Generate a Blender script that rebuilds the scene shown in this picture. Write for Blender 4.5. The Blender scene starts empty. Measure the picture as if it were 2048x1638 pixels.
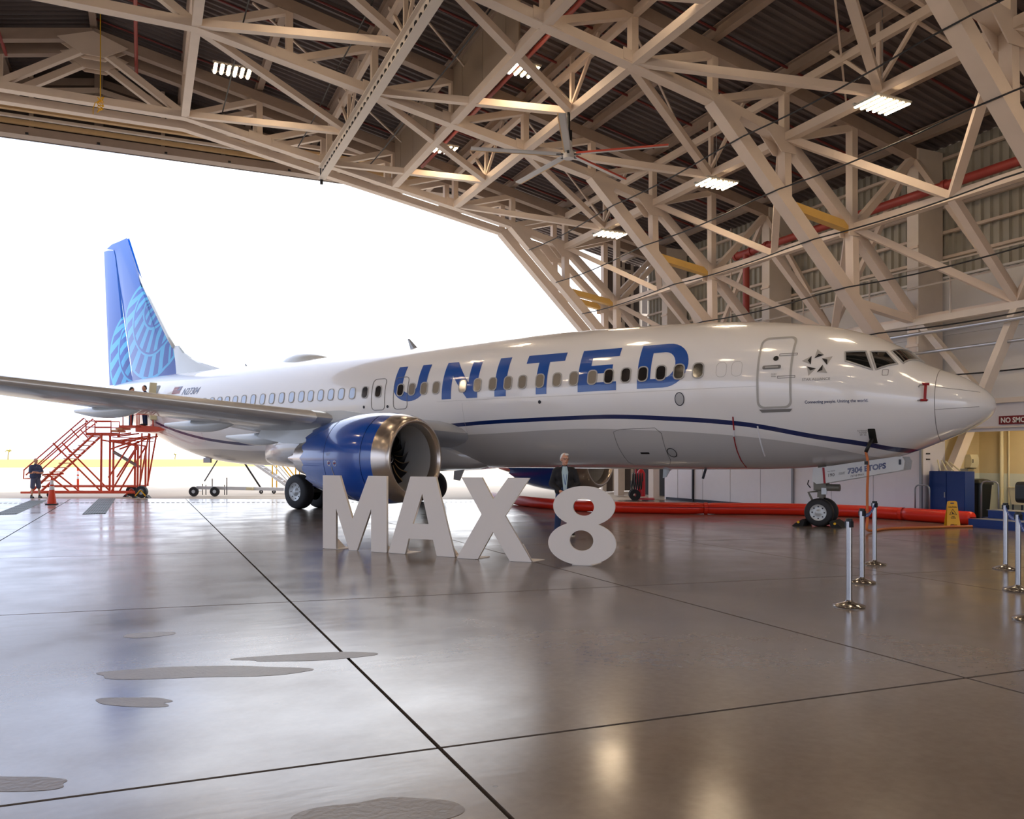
import bpy, bmesh, math, random
import numpy as np
from mathutils import Vector, Matrix
PI = math.pi
random.seed(7)
S = bpy.context.scene
COL = S.collection

# ------------------------------------------------------------------ camera
cam = bpy.data.cameras.new('camera'); cam_o = bpy.data.objects.new('camera', cam); COL.objects.link(cam_o)
cam.sensor_width = 36.0; cam.lens = 1638.0 / 2048.0 * 36.0; cam.shift_y = 94.4 / 2048.0
cam.clip_start = 0.05; cam.clip_end = 4000
cam_o.location = (0, 0, 1.70); cam_o.rotation_euler = (PI / 2, 0, -math.radians(24.28))
S.camera = cam_o
# ------------------------------------------------------------------ exposure
S.view_settings.view_transform = 'Standard'; S.view_settings.look = 'None'
S.view_settings.gamma = 1.0; S.view_settings.use_curve_mapping = False
S.view_settings.exposure = 0.45
# ------------------------------------------------------------------ sky: hazy bright cloud
W = bpy.data.worlds.new('sky'); S.world = W; W.use_nodes = True
nt = W.node_tree; nt.nodes.clear()
def wn(t): return nt.nodes.new(t)
wo = wn('ShaderNodeOutputWorld'); wb = wn('ShaderNodeBackground'); wc = wn('ShaderNodeTexCoord')
wnz = wn('ShaderNodeTexNoise'); wnz.inputs['Scale'].default_value = 3.0; wnz.inputs['Detail'].default_value = 6.0; wnz.inputs['Roughness'].default_value = 0.55
wsx = wn('ShaderNodeSeparateXYZ'); wadd = wn('ShaderNodeMath'); wadd.operation = 'MULTIPLY_ADD'; wadd.inputs[1].default_value = 1.0
wm = wn('ShaderNodeMapRange'); wm.interpolation_type = 'SMOOTHSTEP'; wm.inputs['From Min'].default_value = 0.36; wm.inputs['From Max'].default_value = 0.74
wmix = wn('ShaderNodeMix'); wmix.data_type = 'RGBA'
wmix.inputs['A'].default_value = (1.08, 1.22, 1.58, 1); wmix.inputs['B'].default_value = (2.05, 2.10, 2.20, 1)
nt.links.new(wc.outputs['Generated'], wnz.inputs['Vector']); nt.links.new(wc.outputs['Generated'], wsx.inputs[0])
nt.links.new(wsx.outputs['X'], wadd.inputs[0]); nt.links.new(wnz.outputs['Fac'], wadd.inputs[2])
nt.links.new(wadd.outputs[0], wm.inputs['Value']); nt.links.new(wm.outputs['Result'], wmix.inputs['Factor'])
nt.links.new(wmix.outputs['Result'], wb.inputs['Color']); nt.links.new(wb.outputs[0], wo.inputs[0])
wb.inputs['Strength'].default_value = 1.05
# ------------------------------------------------------------------ sun: high, behind the hangar, so the building shades the first strip of apron
sl = bpy.data.lights.new('sun', 'SUN'); sl.energy = 2.2; sl.angle = math.radians(1.0); sl.color = (1.0, 0.93, 0.82)
so = bpy.data.objects.new('sun', sl); COL.objects.link(so)
so.rotation_euler = Vector((0.10, 0.62, -1.0)).to_track_quat('-Z', 'Y').to_euler()
LAMP_EMIT = 48.0
LAMP_COLOR = (1.0, 0.77, 0.52)

# ------------------------------------------------------------------ helpers
def tag(o, label=None, cat=None, group=None, kind=None):
    if label: o['label'] = label
    if cat: o['category'] = cat
    if group: o['group'] = group
    if kind: o['kind'] = kind
    return o
def empty(name, loc=(0, 0, 0), rz=0.0, parent=None):
    o = bpy.data.objects.new(name, None); COL.objects.link(o); o.location = loc; o.rotation_euler = (0, 0, rz)
    o.empty_display_size = 0.2
    if parent: o.parent = parent
    return o
def copy_tree(o, parent=None):
    c = o.copy(); COL.objects.link(c); c.parent = parent
    for ch in list(o.children): copy_tree(ch, c)
    return c

class MB:
    def __init__(s): s.v = []; s.f = []; s.m = []
    def add(s, vs, fs, mi=0):
        n = len(s.v); s.v += [tuple(map(float, p)) for p in vs]; s.f += [tuple(i + n for i in f) for f in fs]; s.m += [mi] * len(fs); return s
    def box(s, c, d, rz=0.0, mi=0, M=None):
        x, y, z = d[0] / 2, d[1] / 2, d[2] / 2
        vs = [Vector((a * x, b * y, e * z)) for e in (-1, 1) for b in (-1, 1) for a in (-1, 1)]
        R = M if M else Matrix.Rotation(rz, 3, 'Z')
        vs = [R @ p + Vector(c) for p in vs]
        return s.add(vs, [(0, 2, 3, 1), (4, 5, 7, 6), (0, 1, 5, 4), (2, 6, 7, 3), (0, 4, 6, 2), (1, 3, 7, 5)], mi)
    def frame(s, p0, p1, up):
        p0, p1 = Vector(p0), Vector(p1); d = (p1 - p0).normalized(); up = Vector(up)
        sd = d.cross(up)
        if sd.length < 1e-4: sd = d.cross(Vector((1, 0, 0)))
        sd.normalize(); u = sd.cross(d).normalized(); return p0, p1, sd, u
    def beam(s, p0, p1, w, h, up=(0, 0, 1), mi=0):
        p0, p1, sd, u = s.frame(p0, p1, up)
        vs = [p + sd * (a * w / 2) + u * (b * h / 2) for p in (p0, p1) for a, b in ((-1, -1), (1, -1), (1, 1), (-1, 1))]
        return s.add(vs, [(3, 2, 1, 0), (4, 5, 6, 7), (0, 1, 5, 4), (1, 2, 6, 5), (2, 3, 7, 6), (3, 0, 4, 7)], mi)
    def hbeam(s, p0, p1, w, h, t=0.03, up=(0, 0, 1), mi=0):
        p0, p1, sd, u = s.frame(p0, p1, up); a, b = w / 2, h / 2
        pr = [(-a, -b), (a, -b), (a, -b + t), (t / 2, -b + t), (t / 2, b - t), (a, b - t), (a, b), (-a, b), (-a, b - t), (-t / 2, b - t), (-t / 2, -b + t), (-a, -b + t)]
        n = len(pr); vs = [p + sd * x + u * y for p in (p0, p1) for x, y in pr]
        fs = [(i, (i + 1) % n, (i + 1) % n + n, i + n) for i in range(n)]
        fs += [(11, 10, 3, 2, 1, 0)[::1], (9, 8, 7, 6, 5, 4), (12, 13, 14, 15, 22, 23), (16, 17, 18, 19, 20, 21), (10, 9, 4, 3), (15, 16, 21, 22)]
        return s.add(vs, fs, mi)
    def tube(s, pts, r, n=8, caps=True, mi=0, closed=False):
        pts = [Vector(p) for p in pts]; m = len(pts); rs = r if isinstance(r, (list, tuple)) else [r] * m
        vs = []; ref = None
        for i, p in enumerate(pts):
            if closed: d = (pts[(i + 1) % m] - pts[i - 1]).normalized()
            else: d = (pts[min(i + 1, m - 1)] - pts[max(i - 1, 0)]).normalized()
            if ref is None:
                ref = d.cross(Vector((0, 0, 1)))
                if ref.length < 1e-3: ref = d.cross(Vector((1, 0, 0)))
            ref = (ref - d * ref.dot(d)).normalized(); b = d.cross(ref)
            for k in range(n):
                a = 2 * PI * k / n; vs.append(p + (ref * math.cos(a) + b * math.sin(a)) * rs[i])
        fs = [(i * n + k, i * n + (k + 1) % n, (i + 1) * n + (k + 1) % n, (i + 1) * n + k) for i in range(m - 1) for k in range(n)]
        if closed: fs += [((m - 1) * n + k, (m - 1) * n + (k + 1) % n, (k + 1) % n, k) for k in range(n)]
        elif caps: fs += [tuple(range(n - 1, -1, -1)), tuple((m - 1) * n + k for k in range(n))]
        return s.add(vs, fs, mi)
    def lathe(s, prof, org=(0, 0, 0), axis='z', n=32, mi=0, sy=1.0, cap=False):
        vs = []
        for h, r in prof:
            for k in range(n):
                a = 2 * PI * k / n; x, y = r * math.cos(a), r * math.sin(a) * sy
                p = {'z': (x, y, h), 'x': (h, x, y), 'y': (y, h, x)}[axis]
                vs.append((p[0] + org[0], p[1] + org[1], p[2] + org[2]))
        m = len(prof)
        fs = [(i * n + k, i * n + (k + 1) % n, (i + 1) * n + (k + 1) % n, (i + 1) * n + k) for i in range(m - 1) for k in range(n)]
        if cap: fs += [tuple(range(n - 1, -1, -1)), tuple((m - 1) * n + k for k in range(n))]
        return s.add(vs, fs, mi)
    def loft(s, rings, closed=True, caps=True, mi=0):
        n = len(rings[0]); vs = [p for r in rings for p in r]; q = n if closed else n - 1
        fs = [(i * n + k, i * n + (k + 1) % n, (i + 1) * n + (k + 1) % n, (i + 1) * n + k) for i in range(len(rings) - 1) for k in range(q)]
        if caps and closed: fs += [tuple(range(n - 1, -1, -1)), tuple((len(rings) - 1) * n + k for k in range(n))]
        return s.add(vs, fs, mi)
    def prism(s, poly, fn0, fn1, mi=0):      # poly 2D convex-ish list; fn maps (a,b)->3D for both faces
        n = len(poly); vs = [fn0(a, b) for a, b in poly] + [fn1(a, b) for a, b in poly]
        fs = [tuple(range(n - 1, -1, -1)), tuple(range(n, 2 * n))] + [(i, (i + 1) % n, (i + 1) % n + n, i + n) for i in range(n)]
        return s.add(vs, fs, mi)
    def ball(s, c, r, n=12, m=8, mi=0, M=None):
        rx, ry, rz = r if isinstance(r, (tuple, list)) else (r, r, r)
        vs = []; 
        for j in range(1, m):
            t = PI * j / m
            for k in range(n):
                a = 2 * PI * k / n; vs.append(Vector((rx * math.sin(t) * math.cos(a), ry * math.sin(t) * math.sin(a), rz * math.cos(t))))
        vs += [Vector((0, 0, rz)), Vector((0, 0, -rz))]
        if M: vs = [M @ p for p in vs]
        vs = [p + Vector(c) for p in vs]
        T, B = len(vs) - 2, len(vs) - 1
        fs = [(j * n + k, (j + 1) * n + k, (j + 1) * n + (k + 1) % n, j * n + (k + 1) % n) for j in range(m - 2) for k in range(n)]
        fs += [(T, k, (k + 1) % n) for k in range(n)] + [(B, (m - 2) * n + (k + 1) % n, (m - 2) * n + k) for k in range(n)]
        return s.add(vs, fs, mi)
    def caps(s, p0, r0, p1, r1, n=12):
        p0, p1 = Vector(p0), Vector(p1); d = (p1 - p0); L = max(d.length, 1e-4); d = d / L
        pts = []; rs = []
        for a in (-80, -55, -25): pts.append(p0 + d * (r0 * math.sin(math.radians(a)))); rs.append(r0 * math.cos(math.radians(a)))
        pts.append(p0); rs.append(r0); pts.append(p1); rs.append(r1)
        for a in (25, 55, 80): pts.append(p1 + d * (r1 * math.sin(math.radians(a)))); rs.append(r1 * math.cos(math.radians(a)))
        return s.tube(pts, rs, n)
    def mesh(s, name, mats, smooth=False, fix=True):
        me = bpy.data.meshes.new(name); me.from_pydata(s.v, [], s.f); 
        if not isinstance(mats, (list, tuple)): mats = [mats]
        for m in mats: me.materials.append(m)
        if len(mats) > 1: me.polygons.foreach_set('material_index', s.m)
        if fix:
            bm = bmesh.new(); bm.from_mesh(me); bmesh.ops.recalc_face_normals(bm, faces=bm.faces); bm.to_mesh(me); bm.free()
        if smooth:
            me.polygons.foreach_set('use_smooth', [True] * len(me.polygons))
            if smooth != 'all': me.set_sharp_from_angle(angle=math.radians(smooth if smooth is not True else 38))
        me.update(); return me
    def build(s, name, mats, parent=None, smooth=False, loc=None, fix=True):
        o = bpy.data.objects.new(name, s.mesh(name, mats, smooth, fix)); COL.objects.link(o)
        if parent: o.parent = parent
        if loc: o.location = loc
        return o
def shared(name, me, parent=None, loc=(0, 0, 0), M=None):
    o = bpy.data.objects.new(name, me); COL.objects.link(o)
    if parent: o.parent = parent
    if M is not None: o.matrix_local = M
    else: o.location = loc
    return o
def curve_mesh(cu):
    o = bpy.data.objects.new('tmp', cu); COL.objects.link(o)
    dg = bpy.context.evaluated_depsgraph_get(); dg.update()
    me = bpy.data.meshes.new_from_object(o.evaluated_get(dg), depsgraph=dg)
    bpy.data.objects.remove(o); bpy.data.curves.remove(cu); return me
def poly_mesh(loops, ext=0.0):
    cu = bpy.data.curves.new('c', 'CURVE'); cu.dimensions = '2D'; cu.fill_mode = 'BOTH'; cu.extrude = ext
    for lp in loops:
        sp = cu.splines.new('POLY'); sp.points.add(len(lp) - 1); sp.use_cyclic_u = True
        for p, (a, b) in zip(sp.points, lp): p.co = (a, b, 0, 1)
    return curve_mesh(cu)
def text_mesh(txt, size=1.0, ext=0.0, bold=0.0, align='LEFT', shear=0.0, sx=1.0, spacing=1.0):
    cu = bpy.data.curves.new('t', 'FONT'); cu.body = txt; cu.size = size; cu.extrude = ext; cu.offset = bold
    cu.align_x = align; cu.shear = shear; cu.space_character = spacing; cu.resolution_u = 3
    me = curve_mesh(cu)
    if sx != 1.0:
        for v in me.vertices: v.co.x *= sx
    return me
def cut_grid(me, dx, dy):        # add vertices so a flat sheet can follow a curved hull
    bm = bmesh.new(); bm.from_mesh(me)
    xs = [v.co.x for v in bm.verts]; ys = [v.co.y for v in bm.verts]
    for lo, hi, d, ax in ((min(xs), max(xs), dx, 0), (min(ys), max(ys), dy, 1)):
        k = lo + d
        while d > 0 and k < hi:
            no = [0, 0, 0]; no[ax] = 1; co = [0, 0, 0]; co[ax] = k
            bmesh.ops.bisect_plane(bm, geom=bm.verts[:] + bm.edges[:] + bm.faces[:], plane_co=co, plane_no=no, dist=1e-5)
            k += d
    bm.to_mesh(me); bm.free(); return me
def put(name, me, mat, parent=None, M=None, fn=None, smooth=False):
    me.materials.clear(); me.materials.append(mat)
    if fn:
        for v in me.vertices: v.co = Vector(fn(v.co.x, v.co.y, v.co.z))
    me.update()
    o = bpy.data.objects.new(name, me); COL.objects.link(o)
    if parent: o.parent = parent
    if M is not None: o.matrix_local = M
    return o
def arc(cx, cy, r, a0, a1, n=10, ry=None):
    ry = r if ry is None else ry
    return [(cx + r * math.cos(math.radians(a0 + (a1 - a0) * i / n)), cy + ry * math.sin(math.radians(a0 + (a1 - a0) * i / n))) for i in range(n + 1)]
def rrect(w, h, r, n=5):
    p = []
    for cx, cy, a in ((w / 2 - r, h / 2 - r, 0), (-w / 2 + r, h / 2 - r, 90), (-w / 2 + r, -h / 2 + r, 180), (w / 2 - r, -h / 2 + r, 270)): p += arc(cx, cy, r, a, a + 90, n)
    return p

# ------------------------------------------------------------------ materials
def lin(c): return tuple(((x / 255) / 12.92 if x / 255 <= 0.04045 else ((x / 255 + 0.055) / 1.055) ** 2.4) for x in c)
def mat(name, rgb, rough=0.5, metal=0.0, spec=0.5, coat=0.0, noise=0.0, nscale=4.0, bump=0.0, bscale=20.0, emit=None, estr=0.0, trans=0.0, srgb=True, alpha=1.0):
    m = bpy.data.materials.new(name); m.use_nodes = True; t = m.node_tree; b = t.nodes['Principled BSDF']
    c = lin(rgb) if srgb else rgb
    b.inputs['Base Color'].default_value = (*c, 1); b.inputs['Roughness'].default_value = rough; b.inputs['Metallic'].default_value = metal
    b.inputs['Specular IOR Level'].default_value = spec; b.inputs['Coat Weight'].default_value = coat; b.inputs['Coat Roughness'].default_value = 0.06
    b.inputs['Transmission Weight'].default_value = trans; b.inputs['Alpha'].default_value = alpha
    if emit: b.inputs['Emission Color'].default_value = (*emit, 1); b.inputs['Emission Strength'].default_value = estr
    if noise or bump:
        tc = t.nodes.new('ShaderNodeTexCoord')
        nz = t.nodes.new('ShaderNodeTexNoise'); nz.inputs['Scale'].default_value = nscale; nz.inputs['Detail'].default_value = 6
        t.links.new(tc.outputs['Object'], nz.inputs['Vector'])
        if noise:
            mx = t.nodes.new('ShaderNodeMix'); mx.data_type = 'RGBA'
            mx.inputs['A'].default_value = (*[max(0, x * (1 - noise)) for x in c], 1); mx.inputs['B'].default_value = (*[min(1, x * (1 + noise)) for x in c], 1)
            t.links.new(nz.outputs['Fac'], mx.inputs['Factor']); t.links.new(mx.outputs['Result'], b.inputs['Base Color'])
        if bump:
            n2 = t.nodes.new('ShaderNodeTexNoise'); n2.inputs['Scale'].default_value = bscale; n2.inputs['Detail'].default_value = 4
            t.links.new(tc.outputs['Object'], n2.inputs['Vector'])
            bp = t.nodes.new('ShaderNodeBump'); bp.inputs['Strength'].default_value = bump; bp.inputs['Distance'].default_value = 0.02
            t.links.new(n2.outputs['Fac'], bp.inputs['Height']); t.links.new(bp.outputs[0], b.inputs['Normal'])
    return m
M = {}
def mk(k, *a, **kw): M[k] = mat(k, *a, **kw)
mk('steel_paint', (224, 206, 188), 0.55, noise=0.10, nscale=1.5, bump=0.05)
mk('steel_yellow', (218, 176, 96), 0.5, noise=0.08)
mk('deck', (104, 94, 92), 0.6, noise=0.18, nscale=0.8)
mk('purlin', (168, 148, 132), 0.6, noise=0.10)
mk('curtain', (150, 133, 116), 0.7, noise=0.06, nscale=1.0)
mk('gable', (92, 82, 78), 0.7, noise=0.1)
mk('header', (158, 140, 126), 0.6, noise=0.08)
mk('timber', (214, 178, 128), 0.6, noise=0.12)
mk('wall_rib', (176, 172, 158), 0.45, noise=0.08, nscale=0.6)
mk('wall_plain', (230, 227, 222), 0.55, noise=0.05, nscale=0.7)
mk('wall_panel', (226, 224, 228), 0.35, noise=0.03)
mk('column_paint', (222, 210, 196), 0.5, noise=0.06)
mk('redpipe', (160, 62, 54), 0.45, noise=0.1)
mk('redpipe_dark', (116, 42, 38), 0.5, noise=0.1)
mk('cable_black', (28, 28, 30), 0.6)
mk('dark_gap', (40, 38, 38), 0.8)
mk('grey_metal', (150, 152, 155), 0.4, metal=0.6)
mk('galv', (190, 192, 196), 0.35, metal=0.8)
mk('chrome', (168, 166, 166), 0.16, metal=1.0)
mk('white_paint', (232, 232, 232), 0.3, coat=0.5)
mk('lip_metal', (196, 186, 176), 0.24, metal=0.9)
mk('slat_metal', (206, 204, 202), 0.28, metal=0.35)
mk('wing_grey', (168, 172, 178), 0.35, coat=0.3, noise=0.04)
mk('fairing_white', (214, 220, 222), 0.3, coat=0.4)
mk('belly_grey', (176, 176, 176), 0.25, coat=0.4)
mk('fairing_belly', (192, 191, 190), 0.28, coat=1.0)
mk('engine_blue', (0, 76, 172), 0.22, coat=1.0)
mk('letter_blue', (0, 78, 164), 0.3, coat=0.7)
mk('navy', (4, 34, 92), 0.3, coat=0.6)
mk('seam', (120, 118, 116), 0.5)
mk('seam_pale', (176, 174, 170), 0.4)
mk('rubber', (30, 30, 33), 0.62, noise=0.15)
mk('hub', (196, 200, 200), 0.35, metal=0.3)
mk('dark_metal', (50, 50, 54), 0.35, metal=0.8)
mk('black', (14, 14, 16), 0.5)
mk('fan_blade', (38, 38, 42), 0.28, metal=0.7)
mk('blade_edge', (188, 160, 120), 0.3, metal=0.8)
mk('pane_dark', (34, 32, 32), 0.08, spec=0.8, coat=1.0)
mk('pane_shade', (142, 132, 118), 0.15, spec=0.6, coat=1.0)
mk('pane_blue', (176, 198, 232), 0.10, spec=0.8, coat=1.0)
mk('cockpit_glass', (20, 24, 24), 0.04, spec=0.9, coat=1.0)
mk('gear_white', (206, 206, 204), 0.35)
mk('gear_dirty', (120, 116, 104), 0.5, metal=0.3, noise=0.25)
mk('red_tape', (150, 24, 34), 0.5)
mk('orange_cable', (196, 108, 52), 0.5)
mk('sign_letter', (228, 220, 212), 0.5)
mk('boom_red', (232, 44, 16), 0.35, noise=0.08, nscale=2.0)
mk('stand_red', (212, 72, 34), 0.45)
mk('tread', (220, 150, 110), 0.5)
mk('cone_orange', (226, 70, 30), 0.5)
mk('reflect_white', (232, 234, 238), 0.4)
mk('rubber_base', (36, 38, 46), 0.7)
mk('ladder_white', (222, 224, 228), 0.4)
mk('ladder_yellow', (240, 184, 40), 0.45)
mk('caution_yellow', (236, 176, 24), 0.4)
mk('ink', (40, 30, 16), 0.6)
mk('blue_paint', (14, 52, 120), 0.4)
mk('blue_belt', (40, 74, 150), 0.6)
mk('belt_white', (190, 206, 236), 0.6)
mk('bin_black', (22, 26, 26), 0.45)
mk('beige_wall', (214, 196, 150), 0.55, noise=0.05)
mk('tile_wall', (208, 212, 196), 0.3, noise=0.04)
mk('cream', (228, 218, 178), 0.4)
mk('sign_red', (122, 24, 28), 0.5)
mk('sign_white', (236, 234, 230), 0.5)
mk('skin', (206, 150, 122), 0.5)
mk('skin_tan', (176, 120, 94), 0.5)
mk('hair_white', (226, 222, 216), 0.7)
mk('hair_dark', (46, 36, 32), 0.7)
mk('jacket', (30, 30, 34), 0.8)
mk('shirt_blue', (182, 206, 214), 0.8)
mk('jeans', (38, 58, 96), 0.85, noise=0.15, nscale=10)
mk('tee_navy', (62, 72, 104), 0.85)
mk('shorts', (86, 92, 118), 0.85)
mk('uniform', (34, 52, 88), 0.85)
mk('shoe', (30, 28, 28), 0.6)
mk('sole', (210, 204, 190), 0.6)
mk('rope_yellow', (238, 186, 20), 0.6)
mk('fan_red', (196, 74, 56), 0.4)
mk('fan_grey', (196, 194, 192), 0.4)
mk('palm', (150, 140, 70), 0.8)
mk('ext_red', (196, 24, 36), 0.35)
mk('grate', (92, 100, 96), 0.5, metal=0.5, noise=0.5, nscale=30)
mk('chock', (26, 26, 26), 0.8)
mk('grass', (196, 164, 82), 0.9, noise=0.1, nscale=0.05)
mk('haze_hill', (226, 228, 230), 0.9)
mk('grate_bar', (70, 74, 74), 0.5, metal=0.6)
mk('lamp_case', (190, 184, 172), 0.5)

def floor_mat():
    m = bpy.data.materials.new('sealed_concrete'); m.use_nodes = True; t = m.node_tree; b = t.nodes['Principled BSDF']; N = t.nodes.new; L = t.links.new
    tc = N('ShaderNodeTexCoord')
    def noise(sc, det=6, vec=None, ro=0.55):
        n = N('ShaderNodeTexNoise'); n.inputs['Scale'].default_value = sc; n.inputs['Detail'].default_value = det; n.inputs['Roughness'].default_value = ro
        L(vec or tc.outputs['Object'], n.inputs['Vector']); return n.outputs['Fac']
    def ramp(f, stops):
        r = N('ShaderNodeValToRGB'); e = r.color_ramp.elements
        while len(e) < len(stops): e.new(0.5)
        for el, (p, c) in zip(e, stops): el.position = p; el.color = (*c, 1)
        L(f, r.inputs['Fac']); return r.outputs['Color']
    def mix(f, a, bb, mode='MIX'):
        x = N('ShaderNodeMix'); x.data_type = 'RGBA'; x.blend_type = mode
        if isinstance(f, float): x.inputs['Factor'].default_value = f
        else: L(f, x.inputs['Factor'])
        for k, v in (('A', a), ('B', bb)):
            if isinstance(v, tuple): x.inputs[k].default_value = (*v, 1)
            else: L(v, x.inputs[k])
        return x.outputs['Result']
    base = ramp(noise(0.35), [(0.3, lin((118, 106, 97))), (0.7, lin((138, 125, 115)))])
    fine = ramp(noise(14.0, 8), [(0.35, (0.82, 0.82, 0.82)), (0.7, (1.0, 1.0, 1.0))])
    col = mix(0.6, base, fine, 'MULTIPLY')
    # small dark chips and drops
    v = N('ShaderNodeTexVoronoi'); v.inputs['Scale'].default_value = 1.6; v.inputs['Randomness'].default_value = 1.0; L(tc.outputs['Object'], v.inputs['Vector'])
    chips = ramp(v.outputs['Distance'], [(0.020, (1, 1, 1)), (0.032, (0, 0, 0))])
    col = mix(chips, col, lin((58, 48, 42)))
    L(col, b.inputs['Base Color'])
    rg = N('ShaderNodeMapRange'); rg.inputs['From Min'].default_value = 0.3; rg.inputs['From Max'].default_value = 0.75; rg.inputs['To Min'].default_value = 0.14; rg.inputs['To Max'].default_value = 0.27
    L(noise(0.9, 5), rg.inputs['Value']); L(rg.outputs[0], b.inputs['Roughness'])
    b.inputs['IOR'].default_value = 2.15; b.inputs['Specular IOR Level'].default_value = 0.5
    bp = N('ShaderNodeBump'); bp.inputs['Strength'].default_value = 0.16; bp.inputs['Distance'].default_value = 0.012
    mp = N('ShaderNodeMapping'); mp.inputs['Rotation'].default_value = (0, 0, -math.radians(24)); mp.inputs['Scale'].default_value = (0.5, 1.6, 1)
    L(tc.outputs['Object'], mp.inputs['Vector'])
    L(noise(1.7, 4, mp.outputs['Vector']), bp.inputs['Height']); L(bp.outputs[0], b.inputs['Normal'])
    return m
M['floor'] = floor_mat()
mk('apron', (182, 166, 146), 0.7, noise=0.28, nscale=0.16)
mk('stain', (140, 132, 128), 0.36, noise=0.18, nscale=3.0, bump=0.2, bscale=30)

# =================================================================== FLOOR: slabs with open joints
flo = MB().prism([(-29, -22), (24, -22), (24, 24.2), (-17.3, 44.9), (-29, 44.9)], lambda a, b: (a, b, -0.16), lambda a, b: (a, b, -0.036)).build('floor', M['dark_gap']); tag(flo, kind='structure')
XJ = [-32, -19.4, -15.2, -11.0, -6.82, -2.63, 1.58, 5.77, 9.95, 14.1, 18.3, 22.4, 28]
YJ = [(-22, 0), (-16.5, 0), (-11.2, 0), (-6, 0), (-0.8, 0.0), (4.62, -0.055), (10.05, -0.15), (15.6, -0.20), (21.6, -0.26), (27.6, -0.33), (33.3, -0.40), (36.3, -0.50)]
g = 0.014
for i in range(len(XJ) - 1):
    for j in range(len(YJ) - 1):
        a, b = XJ[i] + g, XJ[i + 1] - g; (c0, m0), (c1, m1) = YJ[j], YJ[j + 1]
        lo = lambda x: c0 + m0 * x + g; hi = lambda x: c1 + m1 * x - g
        if hi(a) - lo(a) < 0.3 or hi(b) - lo(b) < 0.3: 
            if hi(a) - lo(a) < 0.05 or hi(b) - lo(b) < 0.05: continue
        q = [(a, lo(a)), (b, lo(b)), (b, hi(b)), (a, hi(a))]
        if max(p[1] for p in q) > 45: continue
        mb = MB(); mb.prism(q, lambda x, y: (x, y, -0.045), lambda x, y: (x, y, 0.0)); mb.build('slab', M['floor'], flo)
def blob(cx, cy, rx, ry, rz, seed, amp=0.25, n=48):
    rnd = random.Random(seed); ph = [(rnd.uniform(0, 6.28), rnd.uniform(.3, 1)) for _ in range(6)]
    out = []
    for k in range(n):
        a = 2 * PI * k / n; r = 1 + amp * sum(math.sin((i + 2) * a + p) * w / (i + 1.6) for i, (p, w) in enumerate(ph))
        x, y = rx * r * math.cos(a), ry * r * math.sin(a); out.append((cx + x * math.cos(rz) - y * math.sin(rz), cy + x * math.sin(rz) + y * math.cos(rz)))
    return out
# worn bare patches of the coating, flat on the slabs
for cx, cy, rx, ry, rz, sd in ((0.42, 6.90, 0.75, 0.20, -0.35, 3), (1.30, 7.05, 0.55, 0.14, -0.2, 11), (-0.05, 6.25, 0.30, 0.10, -0.5, 5), (0.05, 8.55, 0.20, 0.14, -0.2, 8), (1.05, 3.82, 0.36, 0.17, -0.3, 13), (-0.62, 4.95, 0.30, 0.10, -.4, 17)):
    me = poly_mesh([blob(cx, cy, rx, ry, rz, sd)]); put('worn_patch', me, M['stain'], flo, Matrix.Translation((0, 0, 0.0015)))
# apron outside
def big(name, x0, x1, y0, y1, z, m):
    o = MB().add([(x0, y0, z), (x1, y0, z), (x1, y1, z), (x0, y1, z)], [(0, 1, 2, 3)]).build(name, m); return tag(o, kind='structure')
big('floor_apron', -700, 700, -300, 150, -0.045, M['apron'])
big('floor_grass', -900, 900, 150, 620, -0.03, M['grass'])
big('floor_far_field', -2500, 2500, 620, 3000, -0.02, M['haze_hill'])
# trench drain slots across the threshold (one grating made of many bars)
dr = empty('trench_drain', (0, 0, 0)); tag(dr, 'long narrow black trench drain grating running across the hangar threshold', 'drain')
def drain_y(x): return 33.15 - 0.40 * x
mb = MB()
k = -9.0
while k < 17:
    mb.box((k, drain_y(k), 0.004), (0.09, 0.10, 0.008), rz=-0.38); k += 0.17
mb.build('grating_bar', M['black'], dr)
for idx, (xa, xb, ya, yb, nm) in enumerate(((-3.97, -3.40, 28.1, 36.4, 'left'), (-1.62, -1.0, 27.2, 37.0, 'right'))):
    gr = empty('floor_grate', ((xa + xb) / 2, ya, 0)); tag(gr, 'speckled steel floor grate strip %s, leading out of the hangar' % ('at the far left edge' if nm == 'left' else 'behind the traffic cone'), 'grate', 'steel floor grates')
    w = xb - xa; L = yb - ya; ns = 6
    for s in range(ns):
        y = L * (s + .5) / ns; mb = MB(); mb.box((0, y, 0.006), (w, L / ns - 0.06, 0.010))
        pn = mb.build('grate_panel', M['grate'], gr)
        mb = MB()
        for q in range(9): mb.box((-w / 2 + w * (q + .5) / 9, y, 0.014), (0.02, L / ns - 0.1, 0.008))
        mb.build('grate_bars', M['grate_bar'], pn)

# =================================================================== HANGAR SHELL
XC = -1.55; EAVE = 23.45
def deck_z(x): return 16.96 - 0.214 * abs(x - XC)
def top_z(x): return 16.34 - 0.214 * abs(x - XC)
def rib_profile(y0, y1, p):
    out = []; y = y0
    while y < y1: out += [(y, 0), (y + p * .24, 0), (y + p * .36, .085), (y + p * .88, .085)]; y += p
    return out
def roof_side(x1):
    pr = rib_profile(-22, 36.6, 0.30); vs = []
    for y, d in pr: vs += [(XC, y, deck_z(XC) + d), (x1, y, deck_z(x1) + d)]
    return vs, [(2 * i, 2 * i + 1, 2 * i + 3, 2 * i + 2) for i in range(len(pr) - 1)]
mb = MB(); mb.add(*roof_side(EAVE + 0.2)); mb.add(*roof_side(2 * XC - EAVE - 0.2))
ceil = mb.build('ceiling', M['deck'], fix=False); tag(ceil, kind='structure')
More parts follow.
